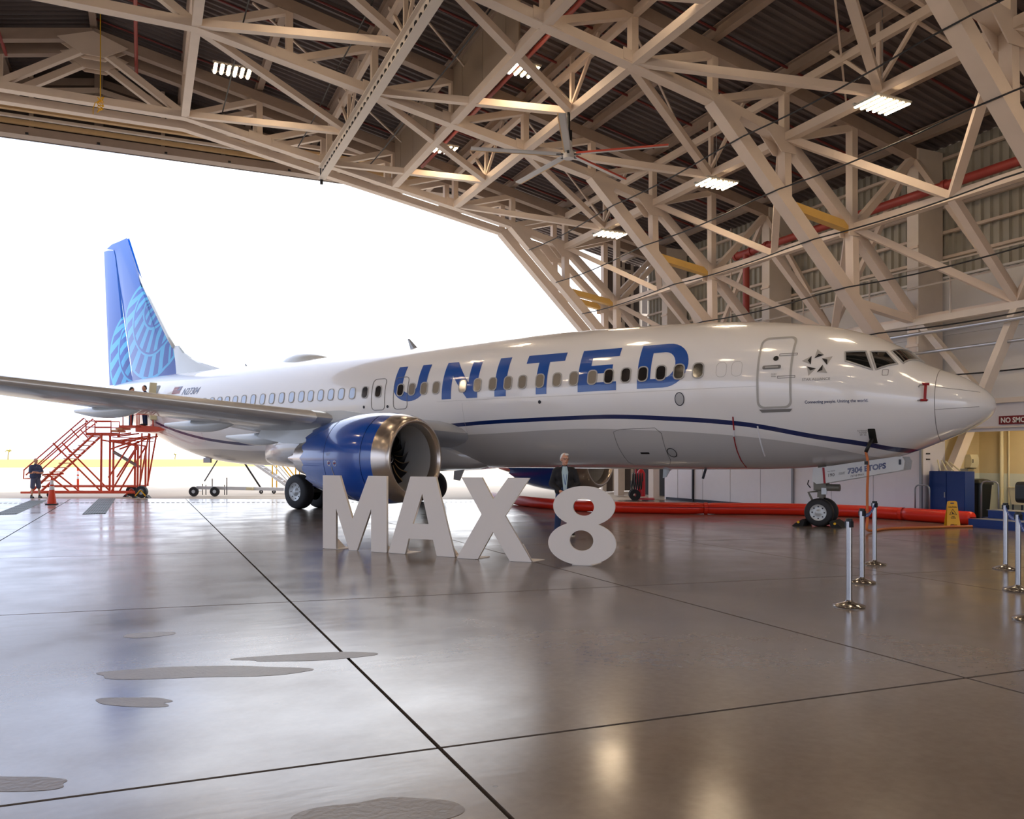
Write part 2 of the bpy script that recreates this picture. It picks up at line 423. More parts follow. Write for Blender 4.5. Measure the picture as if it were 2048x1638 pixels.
# purlins under the deck
PX = [1.4, 4.0, 6.6, 9.2, 11.8, 14.4, 16.95, 19.6, 22.1]
for x in PX + [XC, -4.6, -7.2, -9.8, -12.4, -15, -17.6, -20.2, -22.7, -25.4, -27.9]:
    MB().hbeam((x, -21.5, deck_z(x) - 0.19), (x, 36.4, deck_z(x) - 0.19), 0.22, 0.34, 0.03).build('purlin', M['purlin'], ceil)
# side walls, back wall
def ribbed_wall(x, y0, y1, z0, z1, p=0.30, sg=1):
    pr = rib_profile(y0, y1, p); vs = []
    for y, d in pr: vs += [(x + sg * d, y, z0), (x + sg * d, y, z1)]
    return vs, [(2 * i, 2 * i + 1, 2 * i + 3, 2 * i + 2) for i in range(len(pr) - 1)]
mb = MB(); mb.add(*ribbed_wall(EAVE, -22, 35.2, 7.35, deck_z(EAVE) + 0.05))
wr_ = mb.build('wall_right', M['wall_rib'], fix=False); tag(wr_, kind='structure')
mb = MB(); mb.box((EAVE + 0.12, 6.6, 3.7), (0.2, 57.2, 7.35)); wlow = mb.build('wall_right_lower', M['wall_plain']); tag(wlow, kind='structure')
for z in (8.05, 8.85, 9.65, 10.45, 11.2): MB().beam((EAVE - 0.08, -21, z), (EAVE - 0.08, 35, z), 0.14, 0.09).build('girt', M['steel_paint'], wr_)
for z in (7.42, 5.6, 4.3): MB().beam((EAVE - 0.04, -21, z), (EAVE - 0.04, 35, z), 0.10, 0.06).build('rail', M['wall_plain'], wlow)
for y in (-5.2, -1.8, 1.5, 8.3, 15.1, 21.8, 28.5): MB().beam((EAVE - 0.16, y, 7.3), (EAVE - 0.16, y, deck_z(EAVE)), 0.05, 0.05, up=(1, 0, 0)).build('conduit', M['steel_paint'], wr_)
XL = 2 * XC - EAVE
# left wall, out of view; wide opening added so daylight reaches fuselage and letters
wlf = MB(); wlf.box((XL - 0.1, 7.2, 10.9), (0.2, 58.4, 2.2)); wlf.box((XL - 0.1, -19.5, 4.9), (0.2, 5.0, 9.8)); wlf.box((XL - 0.1, 32.2, 4.9), (0.2, 8.4, 9.8))
wlf = wlf.build('wall_left', M['wall_plain']); tag(wlf, kind='structure')
for y in (-10, -3, 4, 11, 18, 25): MB().box((XL - 0.1, y, 4.9), (0.25, 0.4, 9.8)).build('post', M['column_paint'], wlf)
# back wall behind the camera, with a big opening added for fill daylight
wbk = MB()
for poly in ([(XL, 0), (-25, 0), (-25, 9.5), (XL, 9.5)], [(18, 0), (EAVE, 0), (EAVE, 9.5), (18, 9.5)], [(XL, 9.5), (EAVE, 9.5), (EAVE, deck_z(EAVE)), (XC, deck_z(XC)), (XL, deck_z(EAVE))]):
    wbk.prism(poly, lambda a, b: (a, -22, b), lambda a, b: (a, -22.2, b))
tag(wbk.build('wall_back', M['wall_plain']), kind='structure')
# gable over the doorway
HZ = 13.75; YG = 35.9
xa = XC - 14.9; xb = XC + 14.9
gab = MB().prism([(xa, HZ), (xb, HZ), (XC, deck_z(XC))], lambda a, b: (a, YG + 0.1, b), lambda a, b: (a, YG + 0.2, b)).build('wall_front', M['gable']); tag(gab, kind='structure')
for i in range(-6, 7):
    x = XC + i * 2.3
    if i: MB().beam((x, YG - 0.05, HZ + 0.3), (x, YG - 0.05, deck_z(x) - 0.1), 0.22, 0.14, up=(1, 0, 0)).build('gable_post', M['steel_paint'], gab)
MB().beam((XC, YG - 0.12, 14.4), (XC, YG - 0.12, 16.7), 0.5, 0.3, up=(1, 0, 0)).build('gable_post', M['header'], gab)
for s in (-1, 1):
    MB().beam((XC, YG - 0.1, 16.3), (XC + s * 13.4, YG - 0.1, 13.9), 0.2, 0.28).build('gable_rafter', M['header'], gab)
    MB().beam((XC, YG - 0.3, 15.9), (XC + s * 8, YG - 0.3, 14.4), 0.16, 0.2).build('gable_brace', M['steel_paint'], gab)
hd = MB().box((XC, YG - 0.2, HZ + 0.15), (30.0, 0.5, 0.30)).build('trim_1', M['header']); tag(hd, kind='structure')
MB().box((XC, YG - 0.55, HZ + 0.42), (30.0, 0.16, 0.16)).build('door_track', M['timber'], hd)
MB().box((XC, YG - 0.9, HZ + 0.50), (30.0, 0.14, 0.10)).build('door_track', M['column_paint'], hd)
MB().box((XC, YG - 1.2, HZ + 0.66), (30.0, 0.20, 0.10)).build('door_track', M['timber'], hd)
MB().box((XC, YG - 1.55, HZ + 0.78), (30.0, 0.14, 0.14)).build('door_track', M['steel_paint'], hd)
for i in range(13): MB().box((XC - 14.4 + i * 2.4, YG - 0.47, HZ + 0.05), (0.10, 0.08, 0.08)).build('track_clip', M['black'], hd)
# parked sliding door leaves at the right jamb
for i in range(6):
    x0 = 20.3 + i * 0.72; y0 = 34.4 + i * 0.32
    d = empty('hangar_door_leaf', (x0, y0, 0)); tag(d, 'tall sliding hangar door leaf parked beyond the doorway, number %s from the opening' % ['one', 'two', 'three', 'four', 'five', 'six'][i], 'hangar door', 'parked hangar door leaves')
    MB().box((0.10, 0, 5.7), (0.22, 0.16, 11.4)).build('door_stile', M['column_paint'], d)
    MB().box((0.42, 0.08, 5.7), (0.44, 0.06, 11.4)).build('door_skin', M['gable'], d)
    for z in (1.5, 4, 6.5, 9, 11): MB().box((0.42, 0.0, z), (0.44, 0.10, 0.12)).build('door_rail', M['column_paint'], d)
# columns of the right wall
FY = [31.9, 25.1, 18.4, 11.65, 4.9, -1.85]
for i, y in enumerate(FY[:5]):
    cdef = MB().box((22.75, y, 5.7), (1.1, 0.42, 11.4)).build('trim_%d' % (i + 2), M['column_paint']); tag(cdef, kind='structure')
    MB().box((22.17, y, 8.3), (0.05, 0.46, 0.08)).build('splice_plate', M['steel_paint'], cdef)
    MB().box((22.17, y, 5.2), (0.05, 0.46, 0.08)).build('splice_plate', M['steel_paint'], cdef)

# =================================================================== ROOF TRUSSES
LN = [(XC, 14.05), (0.0, 14.05), (1.4, 14.05), (4.0, 13.56), (6.6, 13.07), (9.2, 12.58), (11.8, 12.09), (14.4, 11.58), (16.95, 10.9)]
NN, MM, QQ = (16.95, 10.9), (19.6, 8.6), (22.3, 6.0)
def leg(x): return 11.58 - 0.985 * (x - 14.4)
SP = M['steel_paint']
def member(name, a, b, w, h, root, mt=None, flip=1, side='y'):
    mb = MB(); mb.beam((a[0] * flip + (0 if flip > 0 else 2 * XC), 0, a[1]), (b[0] * flip + (0 if flip > 0 else 2 * XC), 0, b[1]), w, h, up=(0, 0, 1) if abs(b[0] - a[0]) > 0.05 else (1, 0, 0)); return mb.build(name, mt or SP, root)
def plate(root, pts, fl=1):
    f = lambda a: a * fl + (0 if fl > 0 else 2 * XC)
    for s in (-0.19, 0.16): MB().prism(pts, lambda a, b: (f(a), s, b), lambda a, b: (f(a), s + 0.03, b)).build('gusset_plate', SP, root)
def make_truss():
    r = empty('roof_truss')
    for fl in (1, -1):
        lim = 9 if fl > 0 else 5
        for i in range(lim - 1):
            member('lower_chord', LN[i], LN[i + 1], 0.34, 0.26, r, flip=fl)
            a = LN[i + 1]; t = (a[0], top_z(a[0]) - 0.1)
            if 0 < i < 8: member('web_post', a, t, 0.24, 0.20, r, flip=fl)
            if i >= 2: member('web_diagonal', LN[i], (a[0], t[1]), 0.22, 0.20, r, flip=fl)
        member('web_diagonal', (XC, top_z(XC) - 0.35), LN[2], 0.24, 0.22, r, flip=fl)
        member('top_chord', (XC, top_z(XC)), (22.6 if fl > 0 else 6, top_z(22.6 if fl > 0 else 6)), 0.30, 0.36, r, M['purlin'], flip=fl)
    plate(r, [(XC - 1.1, 16.0), (XC - .35, 15.55), (XC + .35, 15.55), (XC + 1.1, 16.0), (XC, 16.4)])
    member('leg_inner_chord', (14.4, 11.58), (22.9, leg(22.9)), 0.40, 0.36, r)
    member('leg_outer_chord', NN, MM, 0.30, 0.30, r); member('leg_outer_chord', MM, QQ, 0.30, 0.30, r)
    member('leg_post', NN, (17.0, leg(17.0)), 0.30, 0.24, r); member('leg_post', MM, (19.65, leg(19.65)), 0.30, 0.24, r); member('leg_post', QQ, (22.3, leg(22.3)), 0.26, 0.22, r)
    member('leg_strut', (17.0, leg(17.0)), MM, 0.26, 0.24, r, M['steel_yellow']); member('leg_strut', (19.65, leg(19.65)), QQ, 0.24, 0.22, r)
    member('web_post', MM, (19.6, top_z(19.6) - .1), 0.26, 0.22, r); member('web_diagonal', NN, (19.6, top_z(19.6) - .15), 0.2, 0.2, r); member('web_diagonal', MM, (22.2, top_z(22.2) - .1), 0.22, 0.22, r)
    plate(r, [(13.9, 11.80), (15.3, 11.46), (15.2, 11.10), (14.85, 11.05), (14.4, 11.46)])
    plate(r, [(15.9, 11.32), (16.9, 11.12), (17.35, 10.75), (17.25, 10.45), (16.7, 10.45)])
    plate(r, [(19.3, 8.95), (19.9, 8.75), (20.0, 8.35), (19.3, 8.35)])
    for x, z in LN[3:7]: plate(r, [(x - .4, z + .28), (x + .4, z + .12), (x + .4, z - .18), (x - .4, z - .02)])
    return r
tr0 = make_truss()
TL = ['white steel roof truss nearest the open doorway, farthest from the camera', 'second white steel roof truss in from the doorway, its leg meeting the fuselage top', 'white steel roof truss whose leg comes down behind the aircraft cockpit', 'large near white steel roof truss whose leg leaves through the right picture edge', 'white steel roof truss overhead, nearest the camera']
for i, y in enumerate(FY[:5]):
    t = tr0 if i == 0 else copy_tree(tr0); t.location = (0, y, 0); tag(t, TL[i], 'roof truss', 'roof trusses')
t = copy_tree(tr0); t.location = (0, 33.0, 0); tag(t, 'outermost white steel truss just behind the doorway truss, framing the sky', 'roof truss', 'roof trusses')
# longitudinal bracing of each bay
bl = ['far bay, beside the doorway', 'bay above the middle of the fuselage', 'bay above the nose', 'nearest bay at the upper right']
def brace_bay(y0, y1, i):
    r = empty('roof_bracing', (0, y1, 0)); L = y0 - y1; h = L / 2
    def bm(name, a, b, w=0.24, hh=0.24, mt=None): MB().beam(a, b, w, hh).build(name, mt or SP, r)
    for x, z in (LN[2], LN[5], LN[6], NN, MM, QQ): bm('strut', (x, 0.1, z), (x, L - 0.1, z), 0.26, 0.24)
    bm('strut', (6.6, .1, 13.07), (6.6, L - .1, 13.07), .2, .2)
    for (x, z), (x2, z2) in ((LN[2], LN[4]), (LN[4], LN[6]), (LN[6], NN), (NN, MM), (MM, QQ)):
        for y in (0.1, L - 0.1): bm('diagonal_brace', (x, y, z), (x2, h, z2), 0.22, 0.20)
    bm('outer_chord', (MM[0], h, MM[1]), (QQ[0], h, QQ[1]), .22, .22)
    for x, z in (LN[4], LN[6], NN):
        bm('hanger', (x, h, z), (x, h, deck_z(x) - .3), .12, .12)
        for s in (-1, 1): bm('knee_brace', (x, h, z + .2), (x, h + s * 1.6, deck_z(x) - .35), .09, .09)
    for x in (1.4, 6.6, 11.8, 16.95):
        bm('purlin_tie', (x, .1, top_z(x) - .12), (x, L - .1, top_z(x) - .12), .16, .22)
    bm('sway_rod', (3, 0.4, top_z(3) - .1), (10, L - .4, top_z(10) - .1), .05, .05); bm('sway_rod', (12, 0.4, top_z(12) - .1), (19, L - .4, top_z(19) - .1), .05, .05)
    for y in (0.12, L - 0.12): bm('wall_brace', (22.2, y, top_z(22.2) - .25), (22.2, h, 6.1), 0.16, 0.16)
    tag(r, 'painted steel struts and diagonal bracing between trusses, %s' % bl[i], 'bracing', 'bracing bays between the trusses')
for i in range(4): brace_bay(FY[i], FY[i + 1], i)
# lower bracing below the side walkway strut (right, beside the nose)
tag(MB().beam((22.3, 15.02, 5.95), (19.74, 15.24, 1.10), 0.22, 0.26).beam((19.76, 15.24, 1.15), (19.76, 15.24, 0.0), 0.24, 0.24, up=(1, 0, 0)).build('diagonal_brace', M['column_paint']), 'pale blue white diagonal steel brace running down behind the aircraft nose', 'brace')
tag(MB().beam((22.3, 18.2, 5.9), (22.0, 15.6, 3.1), 0.20, 0.20).build('diagonal_brace', M['column_paint']), 'thin white diagonal brace against the plain wall above the cockpit', 'brace')
# wall walkway: pipe rail and handrail
wk = empty('side_walkway', (21.9, 11.0, 5.5)); tag(wk, 'narrow white walkway beam with pipe rails along the right wall', 'walkway')
MB().beam((0.3, -10, 0.42), (0.3, 22, 0.42), 0.24, 0.2).build('walkway_beam', M['column_paint'], wk)
MB().tube([(-0.15, -10, -0.02), (-0.15, 10.5, -0.02)], 0.06, 10).build('pipe_rail', M['galv'], wk, smooth=True)
MB().tube([(-0.15, -10, -0.62), (-0.15, 10.5, -0.62)], 0.05, 10).build('pipe_rail', M['galv'], wk, smooth=True)
for z in (1.5, 2.1): MB().tube([(0.2, -10, z), (0.2, 16, z)], 0.03, 6).build('hand_rail', M['column_paint'], wk)
for y in range(-9, 17, 3): MB().tube([(0.2, y, 0.5), (0.2, y, 2.1)], 0.03, 6).build('rail_post', M['column_paint'], wk)
# vertical conduits beside the near column
for x, y, r_, nm in ((21.6, 14.2, 0.05, 'thin'), (21.6, 13.7, 0.08, 'thick')):
    tag(MB().tube([(x, y, 6.0), (x, y, top_z(x) - .1), (x - .5, y, top_z(x) + 0.1), (x - 8, y, top_z(x - 8) + .1)], r_, 8).build('conduit', SP, smooth=True), '%s painted vertical conduit dropping from the roof by the near column' % nm, 'conduit', 'vertical conduits')
# draft curtains
for i, (y0, y1, lb) in enumerate(((19.9, 25.0, 'larger nearer'), (26.9, 31.7, 'smaller farther'))):
    d = empty('draft_curtain', (9.2, y0, 12.7)); tag(d, '%s flat brown draft curtain hung under the roof' % lb, 'draft curtain', 'draft curtains under the roof')
    n = 6; w = (y1 - y0) / n
    for k in range(n): MB().box((0, (k + .5) * w, (deck_z(9.2) - 12.7) / 2), (0.05 + 0.01 * (k % 2), w - 0.01, deck_z(9.2) - 12.7)).build('panel', M['curtain'], d)
# perforated crane beam
cb = empty('crane_beam', (6.3, 9, 12.62)); tag(cb, 'long white perforated beam hanging under the trusses toward the doorway', 'beam')
MB().hbeam((0, 0, 0), (0, 22.8, 0), 0.26, 0.46, 0.03).build('beam_body', M['column_paint'], cb)
mb = MB()
for k in range(56): mb.box((-0.03, 0.4 + k * 0.4, -0.04), (0.05, 0.13, 0.16))
mb.build('slot', M['black'], cb)
MB().box((0, 22.86, -0.05), (0.10, 0.08, 0.7)).build('end_stop', M['cable_black'], cb)
# red fire main and sprinkler lines
fm = empty('fire_main', (22.0, 26.1, 9.85)); tag(fm, 'thick red fire main pipe running along the right wall with a vertical drop', 'pipe')
MB().tube([(0, 0.5, 0), (0, -30, 0)], 0.14, 14).build('pipe', M['redpipe'], fm, smooth=True)
MB().tube([(0, -0.1, -0.05), (0, -0.1, -6.0)], 0.13, 14).build('drop_pipe', M['redpipe'], fm, smooth=True)
for y in (0.5, -0.4, -1.3, -5, -9, -13): MB().tube([(0, y - .06, 0), (0, y + .06, 0)], 0.18, 14).build('flange', M['redpipe'], fm, smooth=True)
tag(MB().tube([(10.4, 32, 13.55), (10.4, 2, 13.55)], 0.075, 10).build('sprinkler_main', M['redpipe'], smooth=True), 'red sprinkler main running under the roof past the draft curtain', 'pipe')
tag(MB().tube([(-4.3, 33, 15.6), (-4.3, 20, 15.6)], 0.06, 8).build('sprinkler_main', M['redpipe'], smooth=True), 'red sprinkler main at the upper left corner', 'pipe')
tag(MB().tube([(-0.2, 33, 15.5), (-0.2, 20, 15.5)], 0.06, 8).build('sprinkler_main', M['redpipe'], smooth=True), 'red sprinkler main near the roof ridge beside the yellow rope', 'pipe')
ORD = 'one two three four five six seven eight nine ten eleven twelve thirteen fourteen fifteen'.split()
yy = 34.0; k = 0
while yy > 4:
    tag(MB().tube([(-1.5, yy, deck_z(-1.5) - .10), (22.5, yy, deck_z(22.5) - .10)], 0.035, 6).build('sprinkler_branch', M['redpipe_dark']), 'thin red sprinkler branch pipe along the roof ribs, number %s counted from the doorway' % ORD[k], 'pipe', 'sprinkler branch pipes'); yy -= 2.25; k += 1
# black cables strung along the hangar
def cable(x, z, ya, yb, lb, sag=0.12):
    pts = []; n = 26
    for k in range(n + 1):
        y = ya + (yb - ya) * k / n; ph = ((y - FY[0]) / 6.72) % 1.0; pts.append((x, y, z - sag * 4 * ph * (1 - ph)))
    tag(MB().tube(pts, 0.022, 5).build('cable', M['cable_black']), lb, 'cable', 'black cables strung between the trusses')
for x, o_ in zip((15.4, 16.7, 18.0, 19.3, 20.6, 21.9), ('topmost', 'second from top', 'third from top', 'fourth from top', 'second lowest', 'lowest')): cable(x - .25, leg(x) + 0.0, 31.8, 2, '%s thin black cable strung from truss leg to truss leg' % o_)
for x, o_ in zip((2.6, 5.4, 8.0), ('leftmost', 'middle', 'rightmost')): cable(x, 14.28 - 0.19 * (x - 1.4), 31.8, 6, '%s thin black cable strung under the truss lower chords' % o_)

# =================================================================== LED BAY LIGHTS
lampm = mat('lamp_glow', (255, 240, 210), 0.5, emit=LAMP_COLOR, estr=LAMP_EMIT)
lm_case = MB(); 
for k in range(6): lm_case.box((0, (k - 2.5) * 0.21, 0.03), (0.72, 0.13, 0.05))
lm_case.box((0.33, 0, 0.07), (0.06, 1.25, 0.04)); lm_case.box((-0.33, 0, 0.07), (0.06, 1.25, 0.04))
case_me = lm_case.mesh('lamp_case', M['lamp_case'])
strip_me = MB().box((0, 0, 0), (0.74, 0.056, 0.02)).mesh('led_strip', lampm)
def bay_light(x, y, z, label, rz=PI / 2):
    r = empty('bay_light', (x, y, z), rz); tag(r, label, 'light', 'LED bay lights under the roof')
    shared('lamp_case', case_me, r)
    for k in range(6): shared('led_strip', strip_me, r, (0, (k - 2.5) * 0.21, -0.005))
    MB().tube([(0, 0, 0.08), (0, 0, max(0.2, deck_z(x) - z - .1))], 0.012, 5).build('hanger_wire', M['galv'], r)
LBL = {(2.7, 28.5): 'glowing six-strip bay light at the upper left', (9.95, 28.5): 'glowing six-strip bay light half hidden behind a truss brace', (9.95, 21.7): 'glowing six-strip bay light beside the large draft curtain',
       (16.9, 28.0): 'glowing six-strip bay light just above the truss leg by the doorway', (16.9, 21.4): 'glowing six-strip bay light over the middle of the fuselage', (16.9, 14.9): 'glowing six-strip bay light at the upper right'}
ZL = {2.7: 14.45, 9.95: 13.0, 16.9: 10.5}
for x in (2.7, 9.95, 16.9):
    for y in (28.5 if x < 16 else 28.0, 21.7 if x < 16 else 21.4, 14.9, 8.2, 1.5, -5.2):
        bay_light(x, y, ZL[x], LBL.get((x, y), 'glowing six-strip bay light above and behind the camera'))
for x, z in ((-8.5, 14.45), (-15.7, 13.0)):
    for y in (28.5, 21.7, 14.9, 8.2, 1.5, -5.2): bay_light(x, y, z, 'glowing six-strip bay light in the left half of the hangar')

# =================================================================== SIDE ANNEX
AX = 19.0
anx = MB().box((21.2, 21.35, 3.06), (4.5, 11.7, 0.12)).build('wall_annex', M['wall_panel']); tag(anx, kind='structure')
MB().box((21.2, 4.9, 3.06), (4.5, 21.2, 0.12)).build('annex_roof', M['wall_plain'], anx)
pw = 0.78; y = 15.5
while y < 27.1:
    w = min(pw, 27.2 - y); MB().box((AX + 0.02 + 0.012 * (int((y - 15.5) / pw) % 2), y + w / 2, 1.5), (0.06, w - 0.012, 3.0)).build('panel', M['wall_panel'], anx); y += pw
for yy, mt in ((15.45, 'grey_metal'), (20.2, 'grey_metal'), (25.4, 'dark_metal')): MB().box((AX - 0.04, yy, 1.5), (0.06, 0.07, 3.0)).build('post', M[mt], anx)
MB().box((AX - 0.02, 21.3, 0.05), (0.05, 11.7, 0.10)).build('skirting', M['dark_metal'], anx)
MB().box((21.2, 27.25, 1.5), (4.4, 0.1, 3.0)).build('end_panel', M['wall_panel'], anx)
MB().box((AX + 1.6, 29.6, 1.5), (0.10, 3.4, 3.0)).build('recess_panel', M['dark_gap'], anx)
for yy in (28.2, 30.9): MB().box((AX + 0.1, yy, 1.5), (0.3, 0.35, 3.0)).build('post', M['column_paint'], anx)
# fascia over the wash bay
MB().box((AX, 4.9, 2.72), (0.10, 21.0, 0.80)).build('fascia', M['wall_panel'], anx)
MB().box((AX - 0.07, 4.9, 3.06), (0.10, 21.0, 0.12)).build('fascia_trim', M['column_paint'], anx)
MB().box((AX - 0.06, 4.9, 2.42), (0.06, 21.0, 0.04)).build('fascia_trim', M['column_paint'], anx)
# wash bay interior
MB().box((21.45, 8.5, 2.1), (0.10, 14.2, 1.75)).build('bay_back_wall', M['beige_wall'], anx)
MB().box((21.44, 8.5, 0.62), (0.12, 14.2, 1.25)).build('bay_wainscot', M['tile_wall'], anx)
MB().box((20.72, 15.6, 2.1), (1.4, 0.08, 1.75)).build('bay_side_wall', M['beige_wall'], anx)
MB().box((20.72, 15.59, 0.62), (1.4, 0.10, 1.25)).build('bay_wainscot', M['tile_wall'], anx)
MB().box((19.52, 15.6, 1.5), (1.0, 0.08, 3.0)).build('bay_side_panel', M['wall_panel'], anx)
for z in (1.63, 1.78): MB().box((19.35, 15.55, z), (0.14, 0.02, 0.03)).build('panel_hinge', M['dark_metal'], anx)
tag(MB().tube([(21.33, 14.85, 0.3), (21.33, 14.85, 2.95)], 0.05, 10).build('drain_pipe', M['cream'], smooth=True), 'cream vertical drain pipe on the beige wall', 'pipe')
tag(MB().tube([(21.35, 14.66, 0.3), (21.35, 14.66, 2.95)], 0.02, 8).build('water_pipe', M['cream'], smooth=True), 'thin cream water pipe beside the drain pipe', 'pipe')
wl = empty('ceiling_lamp', (20.3, 13.0, 2.93)); tag(wl, 'strip lamp on the ceiling of the wash bay behind the fascia', 'light')
MB().box((0, 0, 0.02), (0.3, 1.2, 0.05)).build('lamp_case', M['lamp_case'], wl); MB().box((0, 0, -0.01), (0.2, 1.1, 0.02)).build('led_strip', lampm, wl)
# NO SMOKING sign
ns = empty('no_smoking_sign', (AX - 0.08, 13.24, 2.48)); tag(ns, 'dark red sign with white NO SMOKING lettering on the fascia', 'sign')
MB().box((0, -0.70, 0.10), (0.02, 1.4, 0.20)).build('sign_board', M['sign_red'], ns)
put('sign_lettering', text_mesh('NO SMOKING', 0.175, 0.003, 0.004, sx=0.90), M['sign_white'], ns, Matrix(((0, 0, -1, -0.014), (-1, 0, 0, -0.05), (0, 1, 0, 0.038), (0, 0, 0, 1))))

# =================================================================== AIRLINER
def _pchip(T):
    T=np.array(T,float);x,y=T[:,0],T[:,1];h=np.diff(x);d=np.diff(y)/h;m=np.zeros(len(x))
    for i in range(1,len(x)-1):
        if d[i-1]*d[i]>0:
            w1=2*h[i]+h[i-1];w2=h[i]+2*h[i-1];m[i]=(w1+w2)/(w1/d[i-1]+w2/d[i])
    m[0]=d[0];m[-1]=d[-1]
    def f(q):
        q=min(max(q,x[0]),x[-1]);i=min(max(int(np.searchsorted(x,q))-1,0),len(h)-1)
        t=(q-x[i])/h[i]
        return float((2*t**3-3*t*t+1)*y[i]+(t**3-2*t*t+t)*h[i]*m[i]+(-2*t**3+3*t*t)*y[i+1]+(t**3-t*t)*h[i]*m[i+1])
    return f
f_zt=_pchip([(-3.715,2.80),(-3.70,2.92),(-3.61,3.08),(-3.42,3.25),(-3.1,3.47),(-2.54,3.72),(-2.31,3.84),(-2.04,4.09),(-1.9,4.20),(-1.62,4.36),(-1.3,4.52),(-.95,4.66),(-.48,4.81),(.05,4.93),(.52,5.01),(1.79,5.17),(3.17,5.27),(4.65,5.33),(6.5,5.38),(9,5.40),(24,5.40),(28,5.38),(31,5.30),(33,5.15),(34.6,4.95)])
f_zb=_pchip([(-3.715,2.80),(-3.69,2.70),(-3.57,2.54),(-3.33,2.37),(-3.02,2.2),(-2.6,2.02),(-2.14,1.83),(-1.72,1.69),(-.8,1.54),(.05,1.45),(.52,1.41),(1.8,1.37),(4,1.35),(20,1.35),(22,1.36),(23.5,1.43),(25,1.58),(26.7,1.92),(28.2,2.34),(29.8,2.8),(32,3.55),(34.6,4.5)])
f_w=_pchip([(-3.715,0.0),(-3.69,.16),(-3.6,.36),(-3.4,.58),(-3.1,.80),(-2.8,.97),(-2.3,1.20),(-1.7,1.42),(-1,1.60),(0,1.76),(1,1.84),(2,1.87),(3,1.88),(20,1.88),(23,1.84),(26,1.68),(29,1.32),(32,.8),(34,.4),(34.6,.2)])
f_zc=_pchip([(-3.715,2.80),(-3,2.87),(-2,3.0),(-1,3.16),(0,3.32),(1.5,3.46),(3,3.52),(20,3.52),(25,3.72),(30,4.3),(34.6,4.75)])
def surf_y(x,z):
    zt,zb,w,zc=f_zt(x),f_zb(x),f_w(x),f_zc(x)
    t=(z-zc)/((zt-zc) if z>zc else (zc-zb)+1e-9)
    return w*np.sqrt(max(0.0,1-t*t))
AC = empty('airliner', (15.22, 15.23, 0), math.radians(119.60)); tag(AC, 'large white and blue twin-engine passenger jet parked nose-in in the hangar', 'airplane')
def mirror(o, name=None):
    c = o.copy(); c.data = o.data.copy(); COL.objects.link(c)
    for v in c.data.vertices: v.co.y = -v.co.y
    c.data.flip_normals(); c.parent = o.parent; return c
NPH = 72
def sec(x):
    zt, zb, w, zc = f_zt(x), f_zb(x), f_w(x), f_zc(x); out = []
    for k in range(NPH):
        a = 2 * PI * k / NPH; c, s_ = math.cos(a), math.sin(a); out.append((x, w * c, zc + s_ * ((zt - zc) if s_ >= 0 else (zc - zb))))
    return out
f_st = _pchip([(-2.3, 1.77), (-2.139, 1.815), (-1.707, 1.88), (-1.339, 1.965), (-.335, 2.142), (1.44, 2.49), (2.96, 2.64), (5.24, 2.76), (8.58, 2.72), (10.41, 2.65), (14, 2.45), (20.68, 2.18), (23.09, 2.36), (24.57, 2.58), (27, 3.1), (30, 4.1), (34.6, 5.4)])
f_gr = _pchip([(-2.3, 1.55), (-1.426, 1.68), (-.883, 1.81), (-.284, 1.937), (1.51, 2.2), (3.86, 2.38), (6.1, 2.46), (8.69, 2.39), (11.05, 2.33), (14, 2.15), (20.7, 1.92), (23, 2.0), (25.2, 2.02), (34.6, 3.6)])
def fus_mat():
    m = bpy.data.materials.new('fuselage_paint'); m.use_nodes = True; t = m.node_tree; b = t.nodes['Principled BSDF']; N = t.nodes.new; L = t.links.new
    def att(n): a = N('ShaderNodeAttribute'); a.attribute_name = n; return a.outputs['Fac']
    def mth(op, a, v): 
        q = N('ShaderNodeMath'); q.operation = op; L(a, q.inputs[0]); q.inputs[1].default_value = v; return q.outputs[0]
    ab = mth('ABSOLUTE', att('d_stripe'), 0); st = mth('LESS_THAN', ab, 0.055); gy = mth('LESS_THAN', att('d_grey'), 0.0)
    x1 = N('ShaderNodeMix'); x1.data_type = 'RGBA'; L(gy, x1.inputs['Factor']); x1.inputs['A'].default_value = (*lin((238, 237, 236)), 1); x1.inputs['B'].default_value = (*lin((192, 191, 190)), 1)
    x2 = N('ShaderNodeMix'); x2.data_type = 'RGBA'; L(st, x2.inputs['Factor']); L(x1.outputs['Result'], x2.inputs['A']); x2.inputs['B'].default_value = (*lin((4, 34, 92)), 1)
    L(x2.outputs['Result'], b.inputs['Base Color']); b.inputs['Roughness'].default_value = 0.28; b.inputs['Coat Weight'].default_value = 1.0; b.inputs['Coat Roughness'].default_value = 0.05
    return m
M['fuselage'] = fus_mat()
def hull(name, xs):
    mb = MB(); mb.loft([sec(x) for x in xs]); o = mb.build(name, M['fuselage'], AC, smooth=60)
    me = o.data
    for nm, f in (('d_stripe', f_st), ('d_grey', f_gr)):
        at = me.attributes.new(nm, 'FLOAT', 'POINT'); at.data.foreach_set('value', [v.co.z - f(v.co.x) for v in me.vertices])
    return o
RAD = -2.66
xs_n = [-3.715 + 0.0001] + [-3.7145 + (RAD + 3.7145) * (i / 26.0) ** 1.7 for i in range(1, 27)]
radome = hull('radome', xs_n)
xs_f = list(np.arange(RAD + 0.006, 3.0, 0.075)) + list(np.arange(3.0, 34.6, 0.3)) + [34.6]
fuselage = hull('fuselage', [float(x) for x in xs_f])
def S3(x, z, e=0.006, sgn=1):
    y = surf_y(x, z); d = 0.01
    nx = -(surf_y(x + d, z) - surf_y(x - d, z)) / (2 * d); nz = -(surf_y(x, z + d) - surf_y(x, z - d)) / (2 * d)
    nx = max(-3, min(3, nx)); nz = max(-3, min(3, nz)); n = Vector((nx, 1, nz)).normalized()
    p = Vector((x, y, z)) + n * e; return Vector((p.x, p.y * sgn, p.z))
